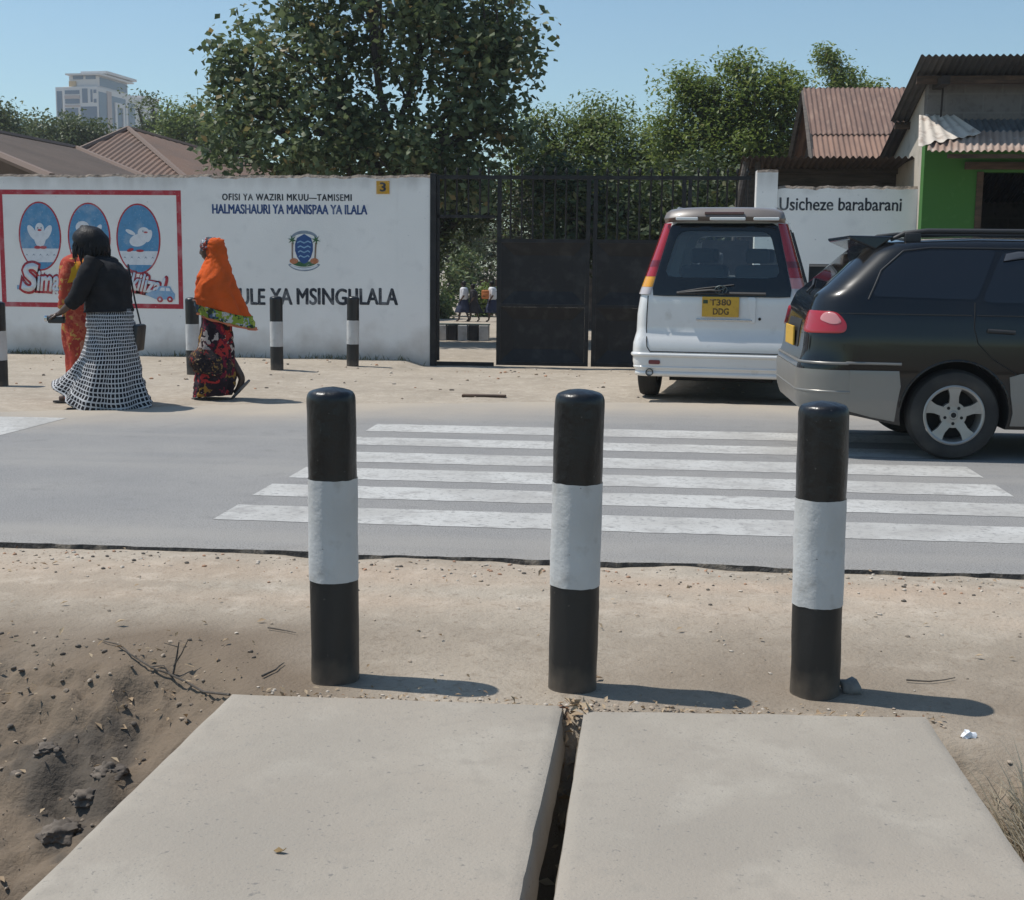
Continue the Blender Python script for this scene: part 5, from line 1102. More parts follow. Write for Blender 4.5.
mb.add(V, [(j * 9 + i, j * 9 + i + 1, (j + 1) * 9 + i + 1, (j + 1) * 9 + i) for j in range(5) for i in range(8)]); ws = mb.build('windscreen', m_tint, wag, smooth=60); md = ws.modifiers.new('s', 'SOLIDIFY'); md.thickness = .01

# ---------------------------------------------------------------- white people carrier (faces away; local +X is its forward)
VD = 12.75; vh = R_(90 - 7.5); vo = Yp(720.5, 300, VD)
van = thing('minivan', 'white minivan with red amber tail lamps parked before the black gate', 'minivan', (vo.x, vo.y, gz(vo.x, vo.y + .5) + .01), vh)
vb = Body(wid=[(.22, .78), (.30, .825), (.38, .845), (.54, .848), (.60, .838), (.66, .820), (.85, .815), (1.03, .788), (1.2, .735), (1.35, .688), (1.70, .578), (1.78, .555), (1.88, .53)],
          rear=[(.22, .05), (.30, .0), (.60, .0), (.64, .04), (.7, .042), (1.0, .042), (1.08, .06), (1.70, .20), (1.78, .22), (1.9, .30)],
          front=[(.2, 4.1), (.4, 4.2), (.7, 4.2), (.9, 4.05), (1.1, 3.9), (1.9, 3.3)],
          top=[(.2, 1.80), (.5, 1.825), (1.2, 1.84), (2.5, 1.82), (2.9, 1.75), (3.5, 1.35), (3.8, 1.08), (4.1, .98), (4.2, .9)],
          tx0=.24, tx1=4.05, rcx=.16, rcy=.11, fcx=.45, fcy=.28, rr=.06, crown=.035, zb=lambda u: .24 + .03 * sstep(.1, 0, u))
vbody = vb.mesh('body', [m_white_car, m_well, m_inner]); vbody.parent = van
inner = round_poly([(-.555, 1.20), (-.43, 1.645), (.43, 1.645), (.555, 1.20)], .09)
cuts = []
def add_cut(mb, mat): c = cutter(mb, mat); c.parent = van; cuts.append(c)
mb = MB(); n = len(inner); mb.add([(-.4, y, z) for y, z in inner] + [(4.6, y * .98, z) for y, z in inner], [tuple(range(n)), tuple(range(2 * n - 1, n - 1, -1))] + [(i, (i + 1) % n, n + (i + 1) % n, n + i) for i in range(n)]); add_cut(mb, m_inner)
sidewins = [[(.42, 1.19), (.50, 1.64), (1.20, 1.66), (1.20, 1.17)], [(1.28, 1.17), (1.28, 1.66), (2.18, 1.66), (2.18, 1.15)], [(2.26, 1.15), (2.26, 1.65), (2.72, 1.63), (3.22, 1.14)]]
for sw in sidewins: mb = MB(); mb.prism(round_poly(sw, .06), -1.2, 1.2); add_cut(mb, m_inner)
for x in (.66, 3.2):
    for s in (-1, 1): mb = MB(); mb.lathe([(0, -.19), (.355, -.19), (.355, .19), (0, .19)], 40, 'Y', at=(x, s * .79, .30)); add_cut(mb, m_well)
boolean_cut(vbody, cuts); vbody.data.polygons.foreach_set('use_smooth', [True] * len(vbody.data.polygons)); vbody.data.set_sharp_from_angle(angle=R_(32))
for x in (.66, 3.2):
    for s in (-1, 1): make_wheel(van, x, s * .735, .305, .195, .19, s, 'plain')
# rear glass: black border ring with the clear pane in it
outer = [(-.672, 1.02), (-.508, 1.715), (.508, 1.715), (.672, 1.02)]
def resample(pl, n):
    P = [Vector(p) for p in pl]; L_ = [0]
    for a, b in zip(P, P[1:] + P[:1]): L_.append(L_[-1] + (b - a).length)
    out = []
    for k in range(n):
        t = L_[-1] * k / n; j = max(i for i in range(len(P)) if L_[i] <= t + 1e-9); a, b = P[j], P[(j + 1) % len(P)]; out.append(tuple(a.lerp(b, (t - L_[j]) / max(1e-9, L_[j + 1] - L_[j]))))
    return out
def polar(pl, n=72, c=(0, 1.40)):
    out = []
    for k in range(n):
        a = 2 * math.pi * k / n; d = Vector((math.cos(a), math.sin(a))); best = 0
        for p, q in zip(pl, pl[1:] + pl[:1]):
            p, q = Vector(p) - Vector(c), Vector(q) - Vector(c); e = q - p; den = d.x * e.y - d.y * e.x
            if abs(den) < 1e-9: continue
            t = (p.x * e.y - p.y * e.x) / den; u = (p.x * d.y - p.y * d.x) / den
            if t > 0 and -1e-6 <= u <= 1 + 1e-6: best = max(best, t)
        out.append((c[0] + d.x * best, c[1] + d.y * best))
    return out
vb.patch(polar(round_poly(outer, .05)), 'window_border', m_bglass, van, None, .014, hole=polar(inner), seg=1)
vb.patch(polar(inner), 'rear_window', m_glass, van, None, .004, thick=.003, seg=1)
for s in (-1, 1):
    for sw in sidewins: vb.patch(round_poly(sw, .06), 'side_window', m_glass2, van, s, .003, thick=.003, seg=3)
    # black pillar paint between the side windows
    mb = MB(); mb.tube(vb.seam([(1.24, 1.15), (1.24, 1.68)], s, off=-.01), .03, 6); mb.build('window_pillar', m_trim, van); mb = MB(); mb.tube(vb.seam([(2.22, 1.13), (2.22, 1.68)], s, off=-.01), .03, 6); mb.build('window_pillar', m_trim, van)
    # tail lamp: red, amber, clear
    def lp(z): return lerp(.675, .510, (z - 1.03) / .69)
    def edge(z): return vb.W(z) - vb.rcy + math.pi / 2 * math.sqrt((vb.rcx ** 2 + vb.rcy ** 2) / 2) + .02
    def strip(z0, z1): 
        zs = np.linspace(z0, z1, 8); return [(s * lp(z), z) for z in zs] + [(s * edge(z), z) for z in zs[::-1]]
    def quadpatch(z0, z1, name, mat, parent, off):
        zs = np.linspace(z0, z1, 12); V = []; na = 9
        for z in zs:
            for i in range(na + 1): V.append(vb.plan(s * lerp(lp(z), edge(z), i / na), z, off if 0 < i < na else off - .012))
        mb = MB(); mb.add(V, [(j * (na + 1) + i, j * (na + 1) + i + 1, (j + 1) * (na + 1) + i + 1, (j + 1) * (na + 1) + i) for j in range(11) for i in range(na)]); return mb.build(name, mat, parent, smooth=60)
    tl = quadpatch(1.205, 1.715, 'tail_lamp', m_lred, van, .020)
    quadpatch(1.30, 1.36, 'lens_divider', M('dark_red_lens', (.16, .008, .012), .2, coat=.6), tl, .0225)
    quadpatch(1.105, 1.203, 'lens', m_lamb if s > 0 else m_lpink, tl, .020); quadpatch(1.035, 1.103, 'reversing_lens', m_lclr, tl, .020)
    mb = MB(); mb.tube(vb.seam([(s * .70, 1.02), (s * .705, .70), (s * .69, .53), (s * .66, .487)], None, off=.001), .005, 6); mb.build('tailgate_seam', m_well, van)
    vb.patch(round_poly([(s * .56, .365), (s * .56, .405), (s * .67, .405), (s * .67, .365)], .015), 'bumper_reflector', M('dull_red_reflector', (.17, .03, .035), .3), van, None, .012, seg=3)
    mb = MB(); mb.box(3.0, 3.08, s * .80, s * 1.03, 1.13, 1.32, bev=.03); mb.build('wing_mirror', m_trim, van, smooth=60)
    mb = MB(); P = [(.4, .47, 1.845), (.5, .47, 1.868), (1.4, .48, 1.885), (2.5, .48, 1.865), (2.6, .48, 1.83)]; mb.tube([(x, s * y, z) for x, y, z in P], .016, 8); mb.build('roof_rail', m_silver, van, smooth=60)
mb = MB(); mb.tube(vb.seam([(-.66, .487), (.66, .487)], None, off=.001), .005, 6); mb.build('tailgate_seam', m_well, van)
# bumper mouldings
mb = MB(); mb.tube([vb.plan(a, .455, .0) for a in np.linspace(-1.1, 1.1, 50)], .020, 8); mb.tube([vb.plan(a, .335, -.006) for a in np.linspace(-1.1, 1.1, 50)], .014, 8); mb.tube([vb.plan(a, .275, -.012) for a in np.linspace(-1.05, 1.05, 50)], .03, 8); mb.build('rear_bumper', m_white_car, van, smooth=60)
# roof spoiler, taupe, with three pale openings and the high brake lamp
mb = MB(); V = []; nA = 20; rows_ = [(.10, 1.735), (.06, 1.775), (.09, 1.835), (.22, 1.868), (.5, 1.875)]
for x, z in rows_:
    for i in range(nA + 1):
        t = lerp(-1, 1, i / nA); wd = {1.735: .565, 1.775: .575, 1.835: .555, 1.868: .525, 1.875: .50}[z]; V.append((x + .10 * abs(t) ** 4, t * wd, z - .02 * abs(t) ** 4))
mb.add(V, [(j * (nA + 1) + i, j * (nA + 1) + i + 1, (j + 1) * (nA + 1) + i + 1, (j + 1) * (nA + 1) + i) for j in range(len(rows_) - 1) for i in range(nA)])
vsp = mb.build('roof_spoiler', m_taupe, van, smooth=50); md = vsp.modifiers.new('s', 'SOLIDIFY'); md.thickness = .02; md.offset = -1
mb = MB()
for a, b in ((-.47, -.25), (-.135, .215), (.29, .54)): mb.box(.05, .075, -b * .96, -a * .96, 1.738, 1.768, bev=.008)
mb.build('spoiler_opening', m_white_car, vsp)
mb = MB(); mb.box(.058, .075, -.19, .18, 1.795, 1.818, bev=.005); mb.build('high_brake_lamp', M('brake_lens', (.10, .02, .02), .2, coat=.8), vsp)
# wiper, emblem, plate, handle, lock, exhaust
mb = MB(); P = [vb.plan(a, z, .03) for a, z in ((.40, 1.06), (.2, 1.095), (0, 1.12), (-.12, 1.135))]; mb.tube(P, .007, 6); mb.tube([vb.plan(.38, 1.055, .022), vb.plan(.1, 1.08, .03), vb.plan(0, 1.075, .03)], .016, 6); mb.tube([vb.plan(a, z, .02) for a, z in ((.42, 1.05), (.0, 1.052), (-.42, 1.05))], .018, 6); mb.build('wiper', m_trim, van, smooth=60)
ez = 1.085; ep = vb.plan(0, ez, .034); mb = MB()
for rx, rz_, dz in ((.058, .040, 0), (.022, .038, 0), (.036, .016, .020)):
    pts = [(ep.x - .006, rx * math.cos(a), ez + dz + rz_ * math.sin(a)) for a in np.linspace(0, 2 * math.pi, 25)]; mb.tube(pts, .005, 5, cap=False)
mb.build('emblem', M('dull_emblem', (.09, .11, .11), .35, metal=.6), van)
pn = sub('number_plate', van)
mb = MB(); pz = .925; mb.box(.018, .03, -.175, .175, pz - .095, pz + .095, bev=.004); mb.build('plate', m_plate, pn)
def plate_text(s, yc, wdt, z0, h):
    o = lettering(s, 0, 0, wdt, h, m_ink, 0, pn, 'lettering', offset=.022, thick=.0012)
    o.rotation_euler = (0, 0, R_(-90)); o.location = (.0175, yc + wdt / 2, z0)
plate_text('T380', 0, .20, pz + .012, .062); plate_text('DDG', -.005, .15, pz - .075, .062)
mb = MB(); mb.box(.0165, .0178, .12, .165, pz + .03, pz + .065); mb.build('flag_mark', M('flag_green', (.03, .06, .025), .6), pn)
mb = MB(); mb.box(.026, .05, -.30, .23, .792, .808, bev=.006); mb.build('plate_garnish', m_chrome, van)
vb.patch(round_poly([(-.33, .775), (-.33, 1.02), (-.25, 1.02), (-.29, .775)], .02), 'plate_recess_edge', m_white_car, van, None, .012, seg=4)
mb = MB(); mb.lathe([(0, 0), (.014, 0), (.014, .01)], 16, 'Y'); lk = mb.build('lock', m_well, van); lk.rotation_euler = (0, 0, R_(-90)); lk.location = (.036, -.37, .815)
mb = MB(); mb.lathe([(.030, 0), (.036, 0), (.036, .25), (.030, .25), (.030, 0)], 20, 'Y'); ex = mb.build('exhaust_pipe', m_trim, van, smooth=40); ex.rotation_euler = (0, 0, R_(-90)); ex.location = (-.02, .66, .285)
mb = MB()
for x in (.66, 3.2): mb.tube([(x, -.6, .31), (x, .6, .31)], .05, 10)
mb.box(.3, 3.8, -.5, .5, .19, .27); mb.build('underbody', m_well, van)
mb = MB()
def seat(x, y, w_, h):
    mb.box(x, x + .14, y - w_, y + w_, 1.16, h, bev=.05); mb.box(x + .02, x + .11, y - .12, y + .12, h + .02, h + .17, bev=.035)
seat(1.0, -.28, .22, 1.32); seat(1.0, .28, .22, 1.32); seat(1.95, -.3, .22, 1.33); seat(1.95, .3, .22, 1.33); seat(2.9, .33, .2, 1.30); seat(2.9, -.33, .2, 1.30); mb.build('seats', m_seat, van, smooth=60)
# ================================================================== PEOPLE
m_skin = M('dark_skin', (.085, .048, .032), .5, var=[(20, (.07, .038, .026), .4, .65, 4)])
m_skin_l = M('brown_skin', (.12, .07, .048), .5)
m_eye = M('eye_white', (.6, .57, .52), .3); m_iris = M('iris', (.012, .01, .008), .2)
def skin_chain(verts, edges, radii, levels=2):
    me = bpy.data.meshes.new('skin'); me.from_pydata([tuple(v) for v in verts], edges, [])
    o = bpy.data.objects.new('skin', me); COL.objects.link(o); md = o.modifiers.new('sk', 'SKIN')
    if not me.skin_vertices:
        bmk = bmesh.new(); bmk.from_mesh(me); bmk.verts.layers.skin.verify(); bmk.to_mesh(me); bmk.free()
    for i, r in enumerate(radii): sv = me.skin_vertices[0].data[i]; sv.radius = r if isinstance(r, tuple) else (r, r); sv.use_root = (i == 0)
    md; md.use_smooth_shade = True; md.branch_smoothing = .5
    sb = o.modifiers.new('ss', 'SUBSURF'); sb.levels = levels; sb.render_levels = levels
    out = evaluated_mesh(o); bpy.data.objects.remove(o); bpy.data.meshes.remove(me); return out
def head_bm(bm, c, face, r=.098, pitch=0.0, mi_eye=1, mi_iris=2):
    """head with brow, nose, lips, chin and ears; face = unit direction looked in"""
    f = Vector(face).normalized(); s = Vector((0, 0, 1)).cross(f).normalized(); u = f.cross(s)
    rot = Matrix.Rotation(pitch, 3, s); f = rot @ f; u = rot @ u; c = Vector(c); nu_, nv_ = 24, 18; rows = []
    for j in range(nv_ + 1):
        ph = math.pi * j / nv_; z = math.cos(ph); row = []
        for i in range(nu_):
            th = 2 * math.pi * i / nu_; a = math.sin(ph) * math.cos(th); b = math.sin(ph) * math.sin(th)
            x, y, zz = a * .93, b * .76, z * 1.12
            if z < -.2: t = (-.2 - z) / .8; x = x * (1 - .22 * t) + .10 * t; y *= 1 - .38 * t
            if a > .3:
                fr_ = max(0, 1 - abs(b) / .16); x += .20 * fr_ * math.exp(-((zz + .12) / .13) ** 2) + .03 * math.exp(-((zz - .22) / .1) ** 2)
                x += .05 * max(0, 1 - abs(b) / .28) * (math.exp(-((zz + .46) / .05) ** 2) + math.exp(-((zz + .56) / .05) ** 2)); x -= .05 * math.exp(-((abs(b) - .30) / .12) ** 2 - ((zz - .06) / .09) ** 2)
            y += (.12 if b > 0 else -.12) * math.exp(-((a + .02) / .10) ** 2 - ((zz + .02) / .2) ** 2) * (abs(b) > .5)
            row.append(bm.verts.new(c + (f * x + s * y + u * zz) * r))
        rows.append(row)
    for A_, B_ in zip(rows, rows[1:]):
        for i in range(nu_):
            q = (A_[i], B_[i], B_[(i + 1) % nu_], A_[(i + 1) % nu_])
            try: fc = bm.faces.new(q); fc.smooth = True
            except ValueError: pass
    for sg in (-1, 1):
        for rad, dx, mi in ((.13, 0, mi_eye), (.075, .075, mi_iris)):
            k = bmesh.ops.create_icosphere(bm, subdivisions=1, radius=r * rad, matrix=Matrix.Translation(c + (f * (.76 + dx) + s * .30 * sg + u * .06) * r))
            for v in k['verts']:
                for fc in v.link_faces: fc.material_index = mi
def person_body(parent, J, skin, face, pitch=0, scale=1.0, hr=.098, finger=True, curl=.5):
    """J: pelvis chest neck head and per side sh el wr hand-direction, hip kn an toe; one continuous mesh"""
    V, Ed, Rr = [], [], []
    def add(p, r, par=None):
        V.append(Vector(p)); Rr.append(r * scale if not isinstance(r, tuple) else tuple(x * scale for x in r))
        if par is not None: Ed.append((par, len(V) - 1))
        return len(V) - 1
    pv = add(J['pelvis'], .13); sp = add(Vector(J['pelvis']).lerp(Vector(J['chest']), .5), .115, pv); chs = add(J['chest'], .125, sp); nk = add(J['neck'], .052, chs); add(Vector(J['neck']).lerp(Vector(J['head']), .6), .05, nk)
    for s in 'LR':
        sh = add(J['sh' + s], .062, chs); el = add(J['el' + s], .042, sh); wr = add(J['wr' + s], .026, el)
        d = Vector(J['hd' + s]).normalized(); w_ = Vector(J['wr' + s]); side = d.cross(Vector(J.get('pn' + s, (0, 0, 1)))).normalized(); pn = side.cross(d)
        pm = add(w_ + d * .045 * scale, (.030, .017), wr); kn_ = add(w_ + d * .088 * scale, (.034, .014), pm)
        if finger:
            for k, ln in ((-1.5, .060), (-.5, .072), (.5, .068), (1.5, .052)):
                b = w_ + d * .092 * scale + side * k * .0175 * scale; m_ = b + (d * .9 - pn * curl * .5).normalized() * ln * .5 * scale; t = m_ + (d * .6 - pn * curl).normalized() * ln * .5 * scale
                f0 = add(b, .0095, kn_); f1 = add(m_, .0085, f0); add(t, .007, f1)
            b = w_ + d * .03 * scale - side * .032 * scale; t0 = add(b, .011, pm); t1 = add(b + (d * .7 - side * .8).normalized() * .03 * scale, .0095, t0); add(b + (d * .95 - side * .6 - pn * .2).normalized() * .062 * scale, .008, t1)
        hp = add(J['hip' + s], .095, pv); kn = add(J['kn' + s], .058, hp); an = add(J['an' + s], .036, kn); hl_ = Vector(J['toe' + s]); mdl = Vector(J['an' + s]).lerp(hl_, .5); mdl.z = lerp(mdl.z, hl_.z, .6); f1 = add(mdl, (.034, .028), an); add(hl_, (.032, .018), f1)
    me = skin_chain(V, Ed, Rr, 2); bm = bmesh.new(); bm.from_mesh(me); head_bm(bm, J['head'], face, hr * scale, pitch)
    bm.to_mesh(me); bm.free(); me.materials.clear()
    for m in (skin, m_eye, m_iris): me.materials.append(m)
    me.polygons.foreach_set('use_smooth', [True] * len(me.polygons)); me.name = 'body'; return link_obj('body', me, parent)
def cloth(name, rings, mat, parent, n=64, sub_=6, thick=.006, uvs=(1, 1), seedf=0, capt=False, capb=False, sup=1.0):
    """rings (xl,zl, xr,zr, depth, yc, fold amplitude, fold count): a tube of cloth hung through the rings"""
    Rg = []
    rings = [tuple(r) + (0.0,) * (9 - len(r)) for r in rings]
    for k in range(len(rings) - 1):
        p0, p1, p2, p3 = rings[max(k - 1, 0)], rings[k], rings[k + 1], rings[min(k + 2, len(rings) - 1)]
        for i in range(sub_):
            t = i / sub_; Rg.append([.5 * ((2 * b) + (-a + c) * t + (2 * a - 5 * b + 4 * c - d) * t * t + (-a + 3 * b - 3 * c + d) * t ** 3) for a, b, c, d in zip(p0, p1, p2, p3)])
    Rg.append(list(rings[-1])); V = []; Fc = []; UV = []; L_ = 0; lastc = None
    for j, (xl, zl, xr, zr, dp, yc, am, fc, sag) in enumerate(Rg):
        cx, cz_1, hx, hz = (xl + xr) / 2, (zl + zr) / 2, (xr - xl) / 2, (zr - zl) / 2
        if lastc: L_ += math.hypot(cx - lastc[0], cz_1 - lastc[1])
        lastc = (cx, cz_1); v_ = j / (len(Rg) - 1)
        for i in range(n):
            a = 2 * math.pi * i / n; fo = 1 + am * (math.sin(fc * a + seedf + 1.3 * math.sin(2 * a + seedf) + v_ * .8) + .45 * math.sin((fc * 1.7) * a + 2 * seedf))
            c, s = math.cos(a) , math.sin(a); c = math.copysign(abs(c) ** sup, c); s = math.copysign(abs(s) ** sup, s)
            wr = .009 * noise.noise(Vector((c * 2 + seedf, s * 2, j * .35))) + .004 * noise.noise(Vector((c * 6 + seedf, s * 6 + j * .3, j * .5)))
            V.append((cx + hx * c * fo + wr, yc + dp * s * fo + wr, cz_1 + hz * c + wr * .6 - sag * max(0, -s) ** 1.3)); UV.append((i / n * uvs[0], L_ * uvs[1]))
    m = len(Rg)
    for j in range(m - 1):
        for i in range(n): Fc.append((j * n + i, j * n + (i + 1) % n, (j + 1) * n + (i + 1) % n, (j + 1) * n + i))
    if capt: Fc.append(tuple(range(n)))
    if capb: Fc.append(tuple((m - 1) * n + i for i in range(n)))
    me = bpy.data.meshes.new(name); me.from_pydata(V, [], Fc); uv = me.uv_layers.new(name='uv')
    for p in me.polygons:
        wrap = any(me.loops[l].vertex_index % n == n - 1 for l in p.loop_indices)
        for l in p.loop_indices:
            vi = me.loops[l].vertex_index; u, v = UV[vi]
            if wrap and vi % n == 0: u = uvs[0]
            uv.data[l].uv = (u, v)
    me.materials.append(mat); o = link_obj(name, me, parent, smooth=70)
    if thick: md = o.modifiers.new('s', 'SOLIDIFY'); md.thickness = thick; md.offset = -1
    return o
def sleeve(name, pts, rad, mat, parent, n=14):
    mb = MB(); P = [Vector(p) for p in pts]; Q = []; Rd = []
    for k in range(len(P) - 1):
        for i in range(5): Q.append(P[k].lerp(P[k + 1], i / 5)); Rd.append(lerp(rad[k], rad[k + 1], i / 5) * (1 + .07 * math.sin(i * 2.3 + k * 3)))
    Q.append(P[-1]); Rd.append(rad[-1]); mb.tube(Q, Rd, n, cap=True); return mb.build(name, mat, parent, smooth=70)
# cloth patterns
def uv_mat(name, rough=.85):
    m = bpy.data.materials.new(name); m.use_nodes = True; t = m.node_tree; t.nodes['Principled BSDF'].inputs['Roughness'].default_value = rough; t.nodes['Principled BSDF'].inputs['Specular IOR Level'].default_value = .2
    tc = t.nodes.new('ShaderNodeTexCoord'); return m, t, tc.outputs['UV']
m_check, t_, uv = uv_mat('black_white_check')
sx = t_.nodes.new('ShaderNodeSeparateXYZ'); link(t_, uv, sx.inputs[0])
fu = math_n(t_, 'FRACT', sx.outputs['X']); fv = math_n(t_, 'FRACT', sx.outputs['Y'])
sq = math_n(t_, 'MULTIPLY', math_n(t_, 'LESS_THAN', fu, .72), math_n(t_, 'LESS_THAN', fv, .72))
m_check.node_tree.nodes['Principled BSDF'].inputs['Base Color'].default_value = (.46, .46, .47, 1); over(m_check, sq, (.012, .012, .016))
m_blouse = M('black_blouse', (.010, .010, .012), .85, var=[(9, (.018, .018, .02), .45, .7, 5)], bump=[(6, .5, .04), (16, .4, .02)], spec=.25)
m_hair = M('black_hair', (.008, .007, .008), .5, bump=[(90, .5, .01)], stretch=(1, 1, .25), spec=.2)
m_orange = M('orange_shawl', (.62, .098, .018), .85, var=[(6, (.50, .085, .014), .4, .7, 6)], bump=[(7, .5, .04), (22, .4, .02)], spec=.15)
m_bagm = M('black_leather', (.014, .014, .015), .4, bump=[(60, .2, .004)])
def kanga(name, stops, scale, seed):
    m, t, uv = uv_mat(name); vo = t.nodes.new('ShaderNodeTexVoronoi'); vo.inputs['Scale'].default_value = scale; vo.inputs['Randomness'].default_value = .8
    nz = t.nodes.new('ShaderNodeTexNoise'); nz.inputs['Scale'].default_value = scale * .8; nz.inputs['Detail'].default_value = 3
    uv = t.nodes.new('ShaderNodeTexCoord').outputs['Object']
    mp = t.nodes.new('ShaderNodeMapping'); mp.inputs['Location'].default_value = (seed, seed * .7, 0); link(t, uv, mp.inputs[0]); link(t, mp.outputs[0], nz.inputs['Vector'])
    mx = t.nodes.new('ShaderNodeMix'); mx.data_type = 'RGBA'; mx.inputs[0].default_value = .35; link(t, mp.outputs[0], mx.inputs[6]); link(t, nz.outputs['Color'], mx.inputs[7]); link(t, mx.outputs[2], vo.inputs['Vector'])
    s = t.nodes.new('ShaderNodeSeparateColor'); link(t, vo.outputs['Color'], s.inputs[0])
    r = t.nodes.new('ShaderNodeValToRGB'); r.color_ramp.interpolation = 'CONSTANT'; e = r.color_ramp.elements
    e[0].position = 0; e[0].color = rgb(stops[0][1]); e[1].position = stops[1][0]; e[1].color = rgb(stops[1][1])
    for p, c in stops[2:]: x = e.new(p); x.color = rgb(c)
    link(t, s.outputs[0], r.inputs[0]); link(t, r.outputs[0], t.nodes['Principled BSDF'].inputs['Base Color']); return m
m_kanga = kanga('maroon_print_cloth', [(0, (.022, .012, .018)), (.28, (.14, .012, .03)), (.48, (.03, .02, .03)), (.62, (.35, .03, .03)), (.76, (.018, .012, .016)), (.88, (.42, .36, .33)), (.94, (.25, .14, .03))], 14.0, 1.3)
m_flower = kanga('dark_floral_print', [(0, (.02, .016, .02)), (.45, (.045, .03, .03)), (.62, (.22, .13, .045)), (.72, (.014, .012, .014)), (.88, (.33, .24, .14)), (.94, (.25, .03, .03))], 24, 4.1)
m_trimk = kanga('shawl_border_print', [(0, (.22, .30, .04)), (.3, (.03, .05, .03)), (.45, (.34, .38, .42)), (.6, (.06, .10, .17)), (.78, (.36, .38, .08)), (.9, (.45, .44, .42))], 16, 2.2)
m_scarf = kanga('white_black_scarf', [(0, (.02, .03, .04)), (.4, (.42, .45, .48)), (.55, (.08, .14, .18)), (.75, (.45, .42, .40)), (.85, (.3, .05, .03))], 24, 7.2)
m_redprint = kanga('orange_red_print', [(0, (.36, .055, .032)), (.4, (.28, .036, .026)), (.68, (.42, .10, .055)), (.84, (.42, .22, .06)), (.93, (.42, .18, .11))], 17, 3.3)
m_yscarf = M('yellow_scarf', (.55, .30, .02), .85, var=[(7, (.50, .13, .03), .52, .66, 5)], bump=[(18, .3, .02)], spec=.15)
m_sole = M('grey_sandal', (.16, .15, .15), .7); m_dsole = M('dark_sandal', (.03, .025, .022), .7)
def sandal(parent, an, toe, mat, tilt=None):
    A_, T_ = Vector(an), Vector(toe); d = (T_ - Vector((A_.x, A_.y, T_.z))); mb = MB(); hd = Vector((A_.x, A_.y, T_.z)) if tilt is None else Vector(tilt)
    d = (T_ - hd); L_ = d.length; dn = d.normalized(); s = dn.cross(Vector((0, 0, 1))).normalized(); u = s.cross(dn); V = []
    for k in range(9):
        t = k / 8; wd = .030 + .012 * math.sin(math.pi * min(1, t * .9 + .1)); c = hd - dn * .04 + dn * (L_ + .09) * t
        for sg, q in ((-1, -.012), (1, -.012), (1, -.030), (-1, -.030)): V.append(c + s * wd * sg * (.6 if k in (0, 8) else 1) + u * q)
    mb.add(V, [(k * 4 + a, (k + 1) * 4 + a, (k + 1) * 4 + (a + 1) % 4, k * 4 + (a + 1) % 4) for k in range(8) for a in range(4)] + [(0, 1, 2, 3), (35, 34, 33, 32)])
    return mb.build('sandal', mat, parent)

# ---------------------------------------------------------------- woman in black blouse and checked skirt (walks left, turned a little away)
g1 = G(108.5, 409.5); p1 = thing('person', 'woman in black blouse and long black and white checked skirt walking left', 'person', (g1.x, g1.y + .1, gz(g1.x, g1.y)))
k1 = 1 / (4.391 * F / (g1.y + .1) * 1.0) * 1.004
X1 = lambda c: (c - 290) * k1
Z1 = lambda c: (855 - c) * k1
hc = (X1(210), .02, Z1(106))
J = dict(pelvis=(X1(285), 0, .93), chest=(X1(272), .0, 1.22), neck=(X1(236), .01, 1.39), head=hc,
         shL=(X1(238), -.17, 1.315), elL=(X1(178), -.20, Z1(352)), wrL=(X1(88), -.15, Z1(420)), hdL=(-1, .15, -.25), pnL=(0, -.4, 1),
         shR=(X1(240), .17, 1.315), elR=(X1(190), .26, 1.04), wrR=(X1(110), .22, .95), hdR=(-1, -.1, -.1), pnR=(0, .3, 1),
         hipL=(X1(285), -.09, .88), knL=(X1(230), -.10, .50), anL=(X1(175), -.09, .10), toeL=(X1(120), -.09, .03),
         hipR=(X1(290), .09, .88), knR=(X1(315), .10, .50), anR=(X1(385), .09, .13), toeR=(X1(345), .09, .03))
person_body(p1, J, m_skin, (-.86, .42, -.28), R_(10))
cloth('skirt', [(X1(190), Z1(398), X1(386), Z1(396), .150, 0, .0, 8), (X1(187), Z1(440), X1(392), Z1(438), .185, 0, .008, 8), (X1(186), Z1(510), X1(397), Z1(505), .205, 0, .02, 8), (X1(162), Z1(600), X1(408), Z1(600), .235, 0, .035, 7, .02), (X1(110), Z1(668), X1(424), Z1(710), .27, 0, .065, 7, .07), (X1(58), Z1(712), X1(446), Z1(795), .30, 0, .085, 7, .12), (X1(26), Z1(728), X1(459), Z1(832), .31, 0, .095, 7, .15)],
      m_check, p1, n=120, sub_=9, uvs=(70, 33), seedf=1.1)
cloth('blouse', [(X1(222), Z1(160), X1(268), Z1(160), .055, .01, 0, 5), (X1(205), Z1(178), X1(302), Z1(174), .13, .01, .0, 5), (X1(192), Z1(205), X1(346), Z1(208), .18, .01, .01, 5), (X1(186), Z1(260), X1(372), Z1(255), .20, .01, .015, 5), (X1(184), Z1(330), X1(379), Z1(325), .195, .01, .02, 6), (X1(180), Z1(385), X1(383), Z1(385), .19, .01, .025, 6), (X1(178), Z1(412), X1(389), Z1(408), .20, .01, .03, 6)], m_blouse, p1, n=60, uvs=(3, 3), capt=True, sup=.9)
sleeve('sleeve', [(X1(262), -.15, 1.33), (X1(232), -.205, Z1(255)), (X1(185), -.21, Z1(345)), (X1(148), -.19, Z1(378))], [.085, .088, .075, .062], m_blouse, p1)
sleeve('sleeve', [(X1(262), .15, 1.33), (X1(235), .21, Z1(255)), (X1(195), .26, Z1(360)), (X1(160), .24, Z1(385))], [.085, .085, .072, .06], m_blouse, p1)
